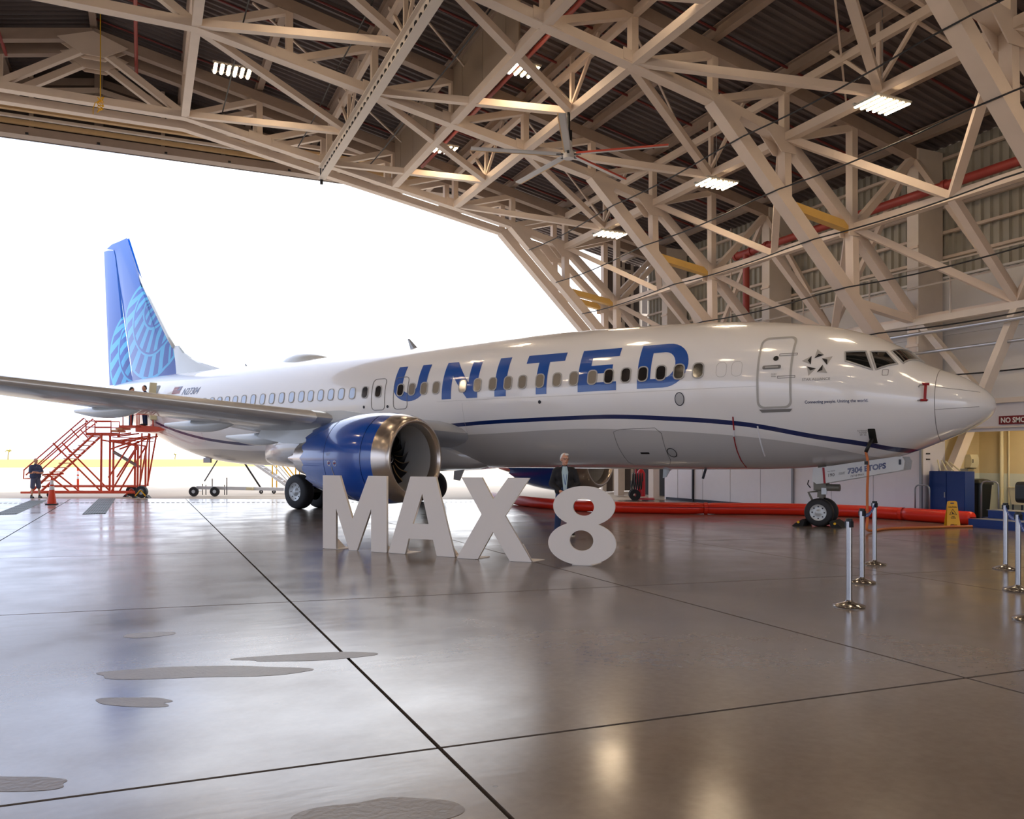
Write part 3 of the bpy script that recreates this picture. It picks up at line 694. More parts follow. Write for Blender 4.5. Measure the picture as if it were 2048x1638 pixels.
def P3(x, ph, e=0.006):           # hull point by station and angle
    zt, zb, w, zc = f_zt(x), f_zb(x), f_w(x), f_zc(x); c, s_ = math.cos(ph), math.sin(ph)
    p = Vector((x, w * c, zc + s_ * ((zt - zc) if s_ >= 0 else (zc - zb)))); q = Vector((0, c, s_)).normalized(); return p + q * e
def decal(name, me, mt, parent, ox, oz, e=0.006, sx=-1.0, dx=0.25, dz=0.10):
    cut_grid(me, dx, dz); o = put(name, me, mt, parent, fn=lambda a, b, c: S3(ox + sx * a, oz + b, e)); return o
def seam(name, pts, r=0.008, mt='seam', e=0.002, closed=False, parent=None):
    out = []
    n = len(pts)
    for i in range(n if closed else n - 1):
        (x0, z0), (x1, z1) = pts[i], pts[(i + 1) % n]; k = max(1, int(math.hypot(x1 - x0, z1 - z0) / 0.12))
        for j in range(k): out.append(S3(x0 + (x1 - x0) * j / k, z0 + (z1 - z0) * j / k, e))
    if not closed: out.append(S3(*pts[-1], e))
    return MB().tube(out, r, 5, closed=closed).build(name, M[mt], parent or AC)
# radome seam ring and lightning strips
MB().tube([P3(RAD, 2 * PI * k / 64, 0.001) for k in range(64)], 0.007, 5, closed=True).build('radome_seam', M['seam'], AC)
for z0, z1 in ((3.22, 3.10), (2.72, 2.78)): seam('diverter_strip', [(RAD, z0), (-3.45, z1)], 0.005)
# title lettering
T = 0.37; Z0 = 3.44; HL = 1.14
def U(): 
    w = 1.39; o = [(0, HL), (0, .50)] + arc(w / 2, .50, w / 2, 180, 360, 16, ry=.50)[1:] + [(w, HL), (w - T, HL), (w - T, .52)] + arc(w / 2, .52, w / 2 - T, 0, -180, 12, ry=.26)[1:] + [(T, HL)]
    return [o]
def Nn():
    w = 1.38; return [[(0, 0), (0, HL), (.42, HL), (1.02, .46), (1.02, HL), (w, HL), (w, 0), (w - .40, 0), (T, .70), (T, 0)]]
def Ii(): return [[(0, 0), (0, HL), (.41, HL), (.41, 0)]]
def Tt():
    w = 1.29; b = .24; return [[(.44, 0), (.44, HL - b), (0, HL - b), (0, HL), (w, HL), (w, HL - b), (.80, HL - b), (.80, 0)]]
def Ee():
    w = 1.17; b = .23; return [[(0, 0), (0, HL), (w, HL), (w, HL - b), (T, HL - b), (T, .69), (w - .14, .69), (w - .14, .47), (T, .47), (T, b), (w, b), (w, 0)]]
def Dd():
    w = 1.38; b = .23
    o = [(0, 0), (0, HL), (.72, HL)] + arc(.72, HL / 2, w - .72, 90, -90, 16, ry=HL / 2)[1:]
    i = [(T, b), (T, HL - b), (.70, HL - b)] + arc(.70, HL / 2, .33, 90, -90, 12, ry=HL / 2 - b)[1:]
    return [o, i]
for nm, fn, x0 in (('U', U, 12.76), ('N', Nn, 10.70), ('I', Ii, 8.68), ('T', Tt, 7.67), ('E', Ee, 5.86), ('D', Dd, 4.08)):
    decal('letter', poly_mesh(fn()), M['letter_blue'], AC, x0, Z0, 0.005, dx=0.2, dz=0.06)
# cabin windows
wx = [2.427, 2.929, 3.419, 3.925, 4.412, 4.916, 5.416, 5.994, 6.536, 7.103, 7.701, 8.208, 8.758, 9.325, 9.886, 10.943, 11.443, 11.949, 12.444, 13.434, 14.049, 14.647, 15.186, 15.704, 16.225, 16.745, 17.238, 17.766, 18.32, 18.872, 19.414, 19.966, 20.536, 21.074, 21.582, 22.081, 22.588, 23.113, 23.64, 24.17, 24.7]
ring = poly_mesh([rrect(.305, .415, .12), rrect(.245, .355, .10)], 0.006); ring.materials.append(M['seam_pale'])
pane0 = poly_mesh([rrect(.25, .36, .105)], 0.0)
panes = {}
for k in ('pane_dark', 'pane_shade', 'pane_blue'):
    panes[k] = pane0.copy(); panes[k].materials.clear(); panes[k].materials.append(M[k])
def hull_frame(x, z, e=0.004):
    p = S3(x, z, e); px = S3(x - 0.05, z, e); pz = S3(x, z + 0.05, e); a = (px - p).normalized(); n = a.cross((pz - p)).normalized(); b = n.cross(a)
    return Matrix(((a.x, b.x, n.x, p.x), (a.y, b.y, n.y, p.y), (a.z, b.z, n.z, p.z), (0, 0, 0, 1)))
for i, x in enumerate(wx):
    wdw = shared('cabin_window', ring, AC, M=hull_frame(x, 3.815, 0.008))
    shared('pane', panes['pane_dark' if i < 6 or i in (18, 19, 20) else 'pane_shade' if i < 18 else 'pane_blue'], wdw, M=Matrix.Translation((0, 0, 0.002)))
for x in (1.46, 1.84): seam('window_plug', [(x - a, 3.80 + b) for a, b in rrect(.25, .36, .10, 3)], 0.004, 'seam_pale', closed=True)
# overwing exits, forward service door, cargo door
for x in (13.43, 12.44): seam('overwing_exit', [(x - a, 3.72 + b) for a, b in rrect(.60, 1.02, .14, 4)], 0.012, 'seam', closed=True)
sd = decal('service_door_edge', poly_mesh([rrect(.80, 1.72, .16), rrect(.70, 1.62, .13)]), M['seam_pale'], AC, 0.58, 3.68, 0.006, dx=.1, dz=.08)
decal('service_door_sill', poly_mesh([[(-.38, -.06), (.38, -.06), (.32, -.13), (-.32, -.13)]]), M['seam'], AC, 0.56, 2.87, 0.012)
decal('door_handle', poly_mesh([rrect(.42, .09, .035)], 0.0), M['seam'], AC, 0.64, 3.785, 0.012, dx=.1, dz=0)
decal('door_handle_lever', poly_mesh([rrect(.30, .035, .015)], 0.0), M['seam_pale'], AC, 0.64, 3.785, 0.02, dx=.1, dz=0)
decal('door_viewport', poly_mesh([arc(0, 0, .06, 0, 350, 16)]), M['black'], AC, 0.565, 3.99, 0.010, dx=0, dz=0)
for z in (4.07, 3.54): decal('door_hinge', poly_mesh([rrect(.40, .06, .01), rrect(.375, .035, .005)]), M['seam'], AC, 0.30, z, 0.008, dx=.1, dz=0)
decal('door_placard', text_mesh('PUSH\nPULL', .05, align='CENTER'), M['seam'], AC, 0.58, 3.6, 0.008, dx=0, dz=0)
seam('cargo_door', [(4.72, 2.42), (4.93, 2.36), (4.93, 2.0), (4.90, 1.55), (4.80, 1.49), (3.74, 1.485), (3.60, 1.62), (3.55, 2.3), (3.70, 2.44)], 0.007, 'seam', closed=True)
decal('cargo_handle', poly_mesh([rrect(.26, .05, .02)]), M['black'], AC, 4.22, 1.80, 0.01, dx=.1, dz=0)
for x, z, a, b in ((2.915, 3.135, .11, .15), (3.442, 1.81, .11, .10)):
    decal('vent_rim', poly_mesh([arc(0, 0, a + .02, 0, 350, 20, ry=b + .02), arc(0, 0, a, 0, 350, 20, ry=b)]), M['dark_metal'], AC, x, z, 0.010, dx=0, dz=.05)
    decal('vent_grille', poly_mesh([arc(0, 0, a, 0, 350, 20, ry=b)]), M['belly_grey'], AC, x, z, 0.008, dx=0, dz=.05)
for x, z in ((7.11, 3.225), (13.0, 3.31), (14.08, 3.33)): decal('drain_port', poly_mesh([arc(0, 0, .05, 0, 350, 14)]), M['dark_metal'], AC, x, z, 0.008, dx=0, dz=0)
# panel seams
seam('panel_seam', [(10.9, 3.38), (9.0, 3.38), (6.0, 3.36), (2.6, 3.36), (0.98, 3.36)], 0.003, 'seam_pale', 0.0)
for x in (9.9, 15.9, 23.6): seam('panel_seam', [(x, 2.3), (x, 3.3)], 0.003, 'seam_pale', 0.0)
# alliance emblem: five small tetrahedra in a ring
for k in range(5):
    a = math.radians(90 + 72 * k); cx, cz = .215 * math.cos(a), .215 * math.sin(a)
    def tri(r0, da): return [(cx + r0 * math.cos(a + da + q), cz + r0 * math.sin(a + da + q)) for q in (0, 2.2, 4.1)]
    p0 = tri(.125, .35)
    decal('emblem_facet', poly_mesh([p0]), M['seam_pale'], AC, -0.345, 3.834, 0.007, dx=0, dz=0)
    c0 = (cx, cz); decal('emblem_facet', poly_mesh([[c0, p0[1], p0[2]]]), M['dark_metal'], AC, -0.345, 3.834, 0.010, dx=0, dz=0)
decal('emblem_lettering', text_mesh('STAR ALLIANCE', .083, align='CENTER'), M['seam'], AC, -0.345, 3.43, 0.007, dx=.2, dz=0)
decal('slogan_lettering', text_mesh('Connecting people. Uniting the world.', .094, bold=.001, sx=0.90), M['navy'], AC, -0.10, 2.915, 0.007, dx=.15, dz=0)
decal('registration_lettering', text_mesh('N27304', .40, bold=.004, shear=.3, sx=0.92), M['navy'], AC, 24.95, 4.22, 0.008, dx=.2, dz=.1)
# flag
for k in range(7): decal('flag_stripe', poly_mesh([[(0.03 * 0 + .0, k * .045), (.62, k * .045), (.62, k * .045 + .025), (0, k * .045 + .025)]]), M['red_tape'], AC, 25.75, 4.30, 0.007, dx=.2, dz=0)
decal('flag_canton', poly_mesh([[(.33, .14), (.62, .14), (.62, .30), (.33, .30)]]), M['navy'], AC, 25.75, 4.30, 0.009, dx=.2, dz=0)
# aft galley door, open
decal('aft_doorway', poly_mesh([rrect(.70, 1.5, .15)]), M['gear_dirty'], AC, 27.35, 4.0, 0.006, dx=.1, dz=.08)
MB().loft([[(26.6 + .12 * math.sin(q), 1.75 + .3 * t, 3.25 + 1.55 * (k / 8)) for t in (0, 1)] + [(26.66 + .12 * math.sin(q), 1.75 + .3 * t, 3.25 + 1.55 * (k / 8)) for t in (1, 0)] for k, q in [(j, PI * j / 8) for j in range(9)]]).build('aft_door', M['cream'], AC)
# cockpit glazing: real panes set in frames, both sides
def ph(x, y, up=1): return math.acos(max(-1, min(1, y / f_w(x)))) * up
def pane_quad(c):     # corners (x,y)
    out = []
    for e, n in ((0.010, 8),):
        vs = []; fs = []
        cs = [(x, ph(x, y)) for x, y in c]
        for i in range(n + 1):
            for j in range(n + 1):
                u, v = i / n, j / n
                x = (1 - u) * (1 - v) * cs[0][0] + u * (1 - v) * cs[1][0] + u * v * cs[2][0] + (1 - u) * v * cs[3][0]
                a = (1 - u) * (1 - v) * cs[0][1] + u * (1 - v) * cs[1][1] + u * v * cs[2][1] + (1 - u) * v * cs[3][1]
                vs.append(P3(x, a, e))
        fs = [(i * (n + 1) + j, (i + 1) * (n + 1) + j, (i + 1) * (n + 1) + j + 1, i * (n + 1) + j + 1) for i in range(n) for j in range(n)]
    return vs, fs, n
for c in ([(-.88, 1.31), (-1.287, 1.13), (-1.475, 1.36), (-.92, 1.44)], [(-1.374, 1.09), (-1.667, .89), (-1.925, 1.04), (-1.545, 1.33)], [(-1.747, .80), (-2.03, .07), (-2.31, .09), (-2.02, .94)]):
    vs, fs, n = pane_quad(c)
    o = MB().add(vs, fs).build('cockpit_window', M['cockpit_glass'], AC, smooth='all')
    ed = [vs[i * (n + 1)] for i in range(n + 1)] + [vs[n * (n + 1) + j] for j in range(1, n + 1)] + [vs[i * (n + 1) + n] for i in range(n - 1, -1, -1)] + [vs[j] for j in range(n - 1, 0, -1)]
    fr = MB().tube(ed, 0.022, 6, closed=True).build('window_frame', M['seam_pale'], o); mirror(o)
# pitot probes with red covers, ground-power receptacle, placards
for z, x in ((3.225, -2.36), (2.925, -2.36)): MB().tube([S3(x, z, 0), S3(x, z, .09), S3(x - .16, z, .10)], 0.016, 8).build('pitot_probe', M['grey_metal'], AC)
MB().tube([S3(-2.40, 3.235, .10), S3(-2.52, 3.225, .11)], 0.03, 8).build('pitot_cover', M['red_tape'], AC)
MB().loft([[S3(-2.44 - a, z, .085 + b) for a, b in ((0, 0), (.05, 0), (.05, .01), (0, .01))] for z in (3.22, 3.15, 3.08, 3.0, 2.93)]).build('pitot_streamer', M['red_tape'], AC)
MB().tube([S3(-2.38, 2.925, .10), S3(-2.50, 2.92, .11)], 0.026, 8).build('pitot_cover', M['red_tape'], AC)
decal('power_receptacle', poly_mesh([rrect(.15, .32, .02)]), M['bin_black'], AC, -1.43, 2.17, 0.012, dx=0, dz=.06)
decal('warning_placard', text_mesh('EXTERNAL\nPOWER\n28V AC', .045, align='CENTER'), M['seam'], AC, -1.25, 2.27, 0.008, dx=0, dz=0)
decal('static_mark', poly_mesh([rrect(.12, .14, .02), rrect(.10, .12, .015)]), M['seam'], AC, -1.72, 3.56, 0.008, dx=0, dz=0)
# static-port tape streamers
seam('tape_streamer', [(1.592, 2.66), (1.62, 2.35)], 0.018, 'red_tape', 0.008); seam('tape_streamer', [(1.66, 2.2), (1.69, 1.85), (1.706, 1.62), (1.719, 1.44)], 0.014, 'red_tape', 0.008)
seam('tape_streamer', [(1.62, 2.35), (1.66, 2.2)], 0.02, 'reflect_white', 0.008); seam('tape_streamer', [(1.03, 2.43), (1.04, 2.1), (1.057, 1.72)], 0.018, 'reflect_white', 0.006)
# antennas, satcom dome
MB().loft([[(x, .62 * s_ * math.cos(a), 5.30 + (h + .06) * math.sin(a)) for a in [2 * PI * k / 24 for k in range(24)]] for x, s_, h in ((17.85, .02, .0), (18.1, .42, .12), (18.5, .8, .24), (18.9, .96, .31), (19.3, 1.0, .33), (19.8, .85, .28), (20.3, .5, .16), (20.75, .02, .0))]).build('satcom_dome', M['fairing_white'], AC, smooth='all')
for x, z, h in ((13.6, 5.37, .40), (22.95, 5.37, .16), (12.0, 5.37, .07)):
    MB().loft([[(x - .05 + q * (.20 - .15 * t) * max(.5, h / .4) + 0.30 * t * (h / .4), d * (1 - .6 * t), z + h * t) for q, d in ((-1, 0), (0, .03), (1, 0), (0, -.03))] for t in (0, .5, 1)]).build('blade_antenna', M['grey_metal'], AC)
MB().box((25.2, .3, 1.55), (.5, .08, .22)).build('drain_mast', M['grey_metal'], AC)
# ------------------------------------------------ wing
def airfoil(n=14):
    up = []; lo = []
    for i in range(n + 1):
        t = (1 - math.cos(PI * i / n)) / 2; yt = 5 * (.2969 * math.sqrt(t) - .126 * t - .3516 * t * t + .2843 * t ** 3 - .1036 * t ** 4)
        up.append((t, yt * .95 + .02 * math.sin(PI * t))); lo.append((t, -yt * .85 + .01 * math.sin(PI * t)))
    return up[::-1] + lo[1:-1]
AF = airfoil()
WS = [(1.0, 9.3, 17.7, .13), (1.9, 10.2, 17.6, .128), (3.5, 11.15, 17.5, .125), (5.0, 12.0, 17.4, .122), (5.9, 12.47, 17.35, .118), (9.0, 14.08, 18.1, .112), (13.0, 16.16, 19.05, .105), (17.2, 18.34, 19.95, .10)]
def zle(y): return 2.80 + .107 * (y - 5.29)
def wsec(y, xl, xt, tc, z=None):
    c = xt - xl; return [(xl + t * c, y, (zle(y) if z is None else z) - 0.012 * t * c + h * tc * c) for t, h in AF]
wing = MB().loft([wsec(*w) for w in WS]).build('wing', M['wing_grey'], AC, smooth=40)
mirror(wing)
wl_ = MB().loft([wsec(17.2, 18.34, 19.95, .10)] + [[(18.34 + (.35 + .9 * s_) + t * (1.5 - .9 * s_), 17.2 + .65 * math.sin(s_ * 1.3), zle(17.2) + 2.2 * s_ + h * .1) for t, h in AF] for s_ in (.15, .4, .7, 1)]).build('winglet', M['engine_blue'], AC, smooth=40); mirror(wl_)
sl_secs = []
for y, xl, xt, tc in [(5.45, 12.23, 17.37, .12)] + WS[5:]:
    c = xt - xl; pts = [p for p in AF if p[0] < .10]; sl_secs.append([(xl - .03 + t * c * 1.02, y, zle(y) - .012 * t * c + h * tc * c * 1.06 + (.012 if h > 0 else -.012)) for t, h in pts])
o = MB().loft(sl_secs, closed=False).build('slat', M['slat_metal'], AC, smooth='all'); mirror(o)
for y, x0, x1, zt_, zb_ in ((8.7, 14.9, 19.2, 3.12, 2.74), (6.0, 14.6, 18.9, 2.80, 2.40), (3.65, 15.2, 19.0, 2.45, 2.02)):
    rings = []
    for k in range(13):
        t = k / 12; x = x0 + (x1 - x0) * t; h = max(.02, (math.sin(PI * min(1, t * 1.15 + .02)) if t < .5 else (1 - ((t - .5) / .5) ** 1.6 * .75)) * (zt_ - zb_) / 2); w = max(.02, .20 * math.sin(PI * (t * .85 + .08)))
        zc_ = zt_ - h * 0.9 - .02 + .10 * (1 - t) 
        rings.append([(x, y + w * math.cos(a), zc_ + h * math.sin(a)) for a in [2 * PI * j / 12 for j in range(12)]])
    o = MB().loft(rings).build('flap_fairing', M['fairing_white'], AC, smooth=50); mirror(o)
rings = []
for x, w, zb_, zt_ in ((9.8, .5, 1.45, 1.9), (10.4, 1.1, 1.31, 2.1), (11.2, 1.6, 1.25, 2.4), (12.2, 1.92, 1.22, 2.7), (13.5, 2.08, 1.20, 2.85), (16, 2.15, 1.20, 2.9), (18, 2.05, 1.22, 2.8), (19.6, 1.6, 1.30, 2.5), (20.8, .7, 1.40, 2.0)):
    c_ = (zb_ + zt_) / 2; h = (zt_ - zb_) / 2; rings.append([(x, w * (abs(math.cos(a)) ** .7) * (1 if math.cos(a) > 0 else -1), c_ + h * (abs(math.sin(a)) ** .7) * (1 if math.sin(a) > 0 else -1)) for a in [2 * PI * j / 28 for j in range(28)]])
MB().loft(rings).build('wing_body_fairing', M['fairing_belly'], AC, smooth=50)
# ------------------------------------------------ engines
EY, EZ, EX = 4.83, 1.66, 9.0
def engine(sg):
    y = EY * sg; O = (0, y, EZ); n = 64
    nac = MB().lathe([(9.50, 1.185), (9.8, 1.225), (10.2, 1.25), (10.7, 1.24), (11.2, 1.19), (11.7, 1.11), (12.05, 1.035), (12.25, .99)], O, 'x', n)
    base = len(nac.v) - n; ring_ = [nac.v[base + k] for k in range(n)]
    vs = []
    for k in range(n):
        a = 2 * PI * k / n; ch = abs(((k / n * 18) % 1) - .5) * 2; x = 12.38 + .24 * ch; r = .955 - .05 * ch; vs.append((x, y + r * math.cos(a), EZ + r * math.sin(a)))
    nac.add(ring_ + vs, [(k, (k + 1) % n, (k + 1) % n + n, k + n) for k in range(n)])
    nc = nac.build('engine_nacelle', M['engine_blue'], AC, smooth=40)
    MB().lathe([(9.50, 1.186), (9.3, 1.15), (9.12, 1.085), (9.03, 1.03), (9.0, .985), (9.02, .945), (9.10, .905), (9.3, .875)], O, 'x', n).build('inlet_lip', M['lip_metal'], nc, smooth='all')
    MB().lathe([(9.3, .875), (9.6, .87), (10.0, .885), (10.35, .90)], O, 'x', n).build('inlet_duct', M['belly_grey'], nc, smooth='all')
    MB().lathe([(10.36, .90), (10.36, .01)], O, 'x', n).build('fan_backing', M['black'], nc)
    MB().lathe([(10.02, .893), (10.12, .893)], O, 'x', n).build('fan_case_ring', M['black'], nc)
    sp = MB().lathe([(9.86, .002), (9.90, .05), (10.0, .14), (10.15, .23), (10.32, .28)], O, 'x', 28).build('spinner', M['black'], nc, smooth='all')
    MB().tube([(9.93 + .008 * k, y + (.04 + .012 * k) * math.cos(.55 * k), EZ + (.04 + .012 * k) * math.sin(.55 * k)) for k in range(9)], .014, 5).build('spinner_swirl', M['reflect_white'], sp)
    def blade():
        rows = []
        for i in range(9):
            r = .26 + .61 * i / 8; tw = math.radians(28 + 34 * i / 8); ch = .17 + .09 * math.sin(PI * i / 10); sw = .05 * math.sin(PI * i / 8 * 1.2); rows.append([(10.18 + math.cos(tw) * ch * u + .02, r, math.sin(tw) * ch * u + sw + .06 * math.sin(PI * i / 8)) for u in (-1, -.88, -.3, .4, 1)])
        return rows
    br = blade()
    for k in range(18):
        a = 2 * PI * k / 18; R = lambda p: (p[0], y + p[1] * math.cos(a) - p[2] * math.sin(a), EZ + p[1] * math.sin(a) + p[2] * math.cos(a))
        mb = MB(); nb = 5; vs = [R(p) for r in br for p in r]
        mb.add(vs, [(i * nb + j, i * nb + j + 1, (i + 1) * nb + j + 1, (i + 1) * nb + j) for i in range(8) for j in range(1, 4)], 0)
        mb.add(vs, [(i * nb, i * nb + 1, (i + 1) * nb + 1, (i + 1) * nb) for i in range(8)], 1)
        mb.build('fan_blade', [M['fan_blade'], M['blade_edge']], nc, smooth='all')
    MB().lathe([(12.4, .94), (12.1, .90), (12.0, .60)], O, 'x', n).build('fan_nozzle_inner', M['dark_metal'], nc, smooth='all')
    MB().lathe([(12.0, .68), (12.8, .62), (13.45, .46)], O, 'x', 40).build('core_nozzle', M['lip_metal'], nc, smooth='all')
    MB().lathe([(13.1, .36), (13.7, .24), (14.2, .04)], O, 'x', 32).build('exhaust_plug', M['lip_metal'], nc, smooth='all')
    MB().loft([[(x0, y - w, z0), (x0, y + w, z0), (x1, y + w * .8, z1), (x1, y - w * .8, z1)] for x0, x1, z0, z1, w in ((10.6, 10.9, 2.84, 2.9, .05), (11.6, 11.7, 2.55, 3.0, .22), (12.8, 12.8, 2.1, 3.0, .24), (14.2, 14.2, 2.1, 2.8, .22), (15.6, 15.4, 2.3, 2.6, .08))]).build('pylon', M['fairing_white'], AC, smooth=30)
    MB().loft([[(10.3, y - sg * 0.0 + dy, EZ + z) for dy, z in ((-sg * 1.02, .72), (-sg * 1.03, .75), (-sg * 1.0, .74))], [(11.3, y + dy, EZ + z) for dy, z in ((-sg * 1.02, .70), (-sg * 1.25, .98), (-sg * .98, .74))]]).build('nacelle_strake', M['engine_blue'], nc)
    if sg > 0:
        ang = lambda zz: math.asin((zz - EZ) / 1.25)
        def NP(x, zz, e=.006): 
            r = np.interp(x, [9.5, 9.8, 10.2, 10.7, 11.2, 11.7], [1.185, 1.225, 1.25, 1.24, 1.19, 1.11]) + e; a = ang(zz); return (x, y + r * math.cos(a), EZ + r * math.sin(a))
        MB().tube([NP(9.85, EZ + 1.2 * math.sin(t)) for t in [(-1.3 + 2.5 * k / 20) for k in range(21)]], .006, 5).build('cowl_seam', M['navy'], nc)
        MB().tube([NP(11.3, EZ + 1.15 * math.sin(t), .004) for t in [(-1.2 + 2.4 * k / 20) for k in range(21)]], .004, 5).build('cowl_seam', M['navy'], nc)
        MB().tube([NP(10.95 - .12 * k / 10 - .05 * (k / 10) ** 2, 1.43 - .95 * k / 10, .008) for k in range(11)], .010, 5).build('warning_line', M['seam_pale'], nc)
        for x, t_ in ((11.05, 'x'), (10.8, 'o')):
            me = poly_mesh([arc(0, 0, .075, 0, 350, 16), arc(0, 0, .058, 0, 350, 16)]); put('warning_mark', me, M['reflect_white'], nc, fn=lambda a, b, c: NP(x - a, 1.52 + b, .008))
            me = poly_mesh([[(-.045, -.02), (.045, .0), (.03, .03), (-.045, .01)]]); put('warning_mark', me, M['red_tape'], nc, fn=lambda a, b, c: NP(x - a, 1.52 + b, .008))
        put('cowl_placard', text_mesh('CAUTION\nHOIST', .045, align='CENTER'), M['seam_pale'], nc, fn=lambda a, b, c: NP(11.1 - a, 1.78 + b, .008))
    return nc
engine(1); engine(-1)
# ------------------------------------------------ tail
def slab(name, poly, th, mt, parent=AC, tip=0.35):
    zs = [p[1] for p in poly]; z0, z1 = min(zs), max(zs); cx = sum(p[0] for p in poly) / len(poly); n = len(poly)
    mb = MB(); vs = []
    for s_ in (-1, 1):
        for x, z in poly: vs.append((x, 0.0, z))
    # thick core ring, thin edges
    core = [(cx + (x - cx) * .72, z) for x, z in poly]; 
    vs = [(x, 0, z) for x, z in poly]
    for s_ in (-1, 1): vs += [(x, s_ * th * (1 - (1 - tip) * (z - z0) / (z1 - z0)), z) for x, z in core]
    fs = []
    for s_, o in ((0, n), (1, 2 * n)):
        fs += [(i, (i + 1) % n, o + (i + 1) % n, o + i) for i in range(n)]; fs.append(tuple(o + i for i in range(n)))
    return MB().add(vs, fs).build(name, mt, parent, smooth=25)
def globe_mat(name, cx, cz):
    m = bpy.data.materials.new(name); m.use_nodes = True; t = m.node_tree; b = t.nodes['Principled BSDF']; N = t.nodes.new; L = t.links.new
    tc = N('ShaderNodeTexCoord'); sp = N('ShaderNodeSeparateXYZ'); L(tc.outputs['Object'], sp.inputs[0]); X, Z = sp.outputs['X'], sp.outputs['Z']
    def mt(op, a, bb=0.0, c=None):
        q = N('ShaderNodeMath'); q.operation = op
        for i, v in enumerate((a, bb)) if c is None else enumerate((a, bb, c)):
            if isinstance(v, (int, float)): q.inputs[i].default_value = v
            else: L(v, q.inputs[i])
        return q.outputs[0]
    def dist(x0, z0):
        dx, dz = mt('SUBTRACT', X, x0), mt('SUBTRACT', Z, z0); return mt('SQRT', mt('ADD', mt('MULTIPLY', dx, dx), mt('MULTIPLY', dz, dz)))
    def mul(a, bb): return mt('MULTIPLY', a, bb)
    circ = [(cx, cz, 2.30), (cx - .10, cz + .35, 1.45), (cx - .20, cz + .75, .62)]
    inside = [mt('LESS_THAN', dist(a, c), r) for a, c, r in circ]
    ringl = None
    for a, c, r in circ[1:]:
        q = mt('LESS_THAN', mt('ABSOLUTE', mt('SUBTRACT', dist(a, c), r)), .045); ringl = q if ringl is None else mt('MAXIMUM', ringl, q)
    edge = mul(inside[0], mt('GREATER_THAN', dist(*circ[0][:2]), 2.18))
    ang = mt('ARCTAN2', mt('SUBTRACT', X, cx - 1.6), mt('SUBTRACT', Z, cz + 2.6))
    bars = mt('GREATER_THAN', mt('FRACT', mt('MULTIPLY', ang, 6.6)), .52)
    lightb = mt('MAXIMUM', bars, mt('LESS_THAN', mt('ABSOLUTE', mt('SUBTRACT', dist(*circ[1][:2]), 1.53)), .06))
    lightb = mt('MAXIMUM', lightb, mt('LESS_THAN', mt('ABSOLUTE', mt('SUBTRACT', dist(*circ[2][:2]), .72)), .06))
    lightb = mul(mul(lightb, inside[0]), mt('SUBTRACT', 1.0, ringl)); lightb = mt('MAXIMUM', lightb, edge)
    gz = N('ShaderNodeMapRange'); gz.inputs['From Min'].default_value = 5; gz.inputs['From Max'].default_value = 12; L(Z, gz.inputs['Value'])  # blue lightens toward the top: reflected light put into the base colour
    c1 = N('ShaderNodeMix'); c1.data_type = 'RGBA'; L(gz.outputs[0], c1.inputs['Factor']); c1.inputs['A'].default_value = (*lin((0, 64, 158)), 1); c1.inputs['B'].default_value = (*lin((0, 98, 200)), 1)
    c2 = N('ShaderNodeMix'); c2.data_type = 'RGBA'; L(lightb, c2.inputs['Factor']); L(c1.outputs['Result'], c2.inputs['A']); c2.inputs['B'].default_value = (*lin((52, 168, 222)), 1)
    L(c2.outputs['Result'], b.inputs['Base Color']); b.inputs['Roughness'].default_value = .3; b.inputs['Coat Weight'].default_value = .6
    return m
M['fin'] = globe_mat('fin_paint', 30.0, 7.55); M['rudder'] = globe_mat('rudder_paint', 31.4, 6.4)
fin = slab('vertical_fin', [(31.55, 5.0), (32.42, 8.3), (33.25, 11.35), (33.45, 11.75), (34.05, 11.9), (33.6, 12.05), (32.55, 12.12), (30.72, 9.6), (28.75, 7.15), (28.25, 6.6), (28.05, 5.9), (27.4, 5.2), (27.2, 5.0)], .16, M['fin'])
slab('rudder', [(31.7, 5.10), (33.8, 5.18), (34.32, 11.8), (33.48, 11.72), (33.3, 11.35), (32.47, 8.3), (31.62, 5.10)], .07, M['rudder'])
MB().tube([(32.50, 0, 12.10), (31.59, 0, 10.86), (30.67, 0, 9.6), (29.69, 0, 8.38), (28.70, 0, 7.15), (28.22, 0, 6.62)], [.035, .05, .06, .07, .08, .085], 10).build('fin_leading_edge', M['fairing_white'], AC, smooth='all')
slab('dorsal_fin', [(28.3, 5.0), (28.12, 5.9), (28.3, 6.66), (27.7, 6.3), (26.9, 6.02), (26.0, 5.76), (24.4, 5.36), (24.4, 5.2)], .10, M['fairing_white'], tip=.5)
TS = [(.6, 29.8, 33.6), (7.1, 33.6, 35.3)]
o = MB().loft([[(xl + t * (xt - xl), y, 4.55 + .12 * (y - .6) + h * .1 * (xt - xl)) for t, h in AF] for y, xl, xt in TS]).build('tailplane', M['wing_grey'], AC, smooth=40); mirror(o)
# ------------------------------------------------ landing gear
def tyre(parent, x, y, r, w, rim, sgn):
    t_ = MB().lathe([(-w / 2, rim), (-w / 2, r * .86), (-w * .42, r * .95), (-w * .25, r), (w * .25, r), (w * .42, r * .95), (w / 2, r * .86), (w / 2, rim)], (x, y, r), 'y', 40).build('tyre', M['rubber'], parent, smooth=40)
    MB().lathe([(w * .46 * sgn, rim), (w * .40 * sgn, rim * .9), (w * .36 * sgn, rim * .5), (w * .46 * sgn, rim * .28), (w * .50 * sgn, rim * .2), (w * .50 * sgn, .001)], (x, y, r), 'y', 32).build('wheel_hub', M['hub'], t_, smooth=35)
    MB().lathe([(-w * .3, rim), (-w * .3, .001)], (x, y, r), 'y', 24).build('wheel_inner', M['dark_metal'], t_)
    for k in range(8):
        a = 2 * PI * k / 8; MB().box((x + rim * .72 * math.cos(a), y + w * .40 * sgn, r + rim * .72 * math.sin(a)), (.03, .015, .03)).build('wheel_bolt', M['dark_metal'], t_)
    return t_
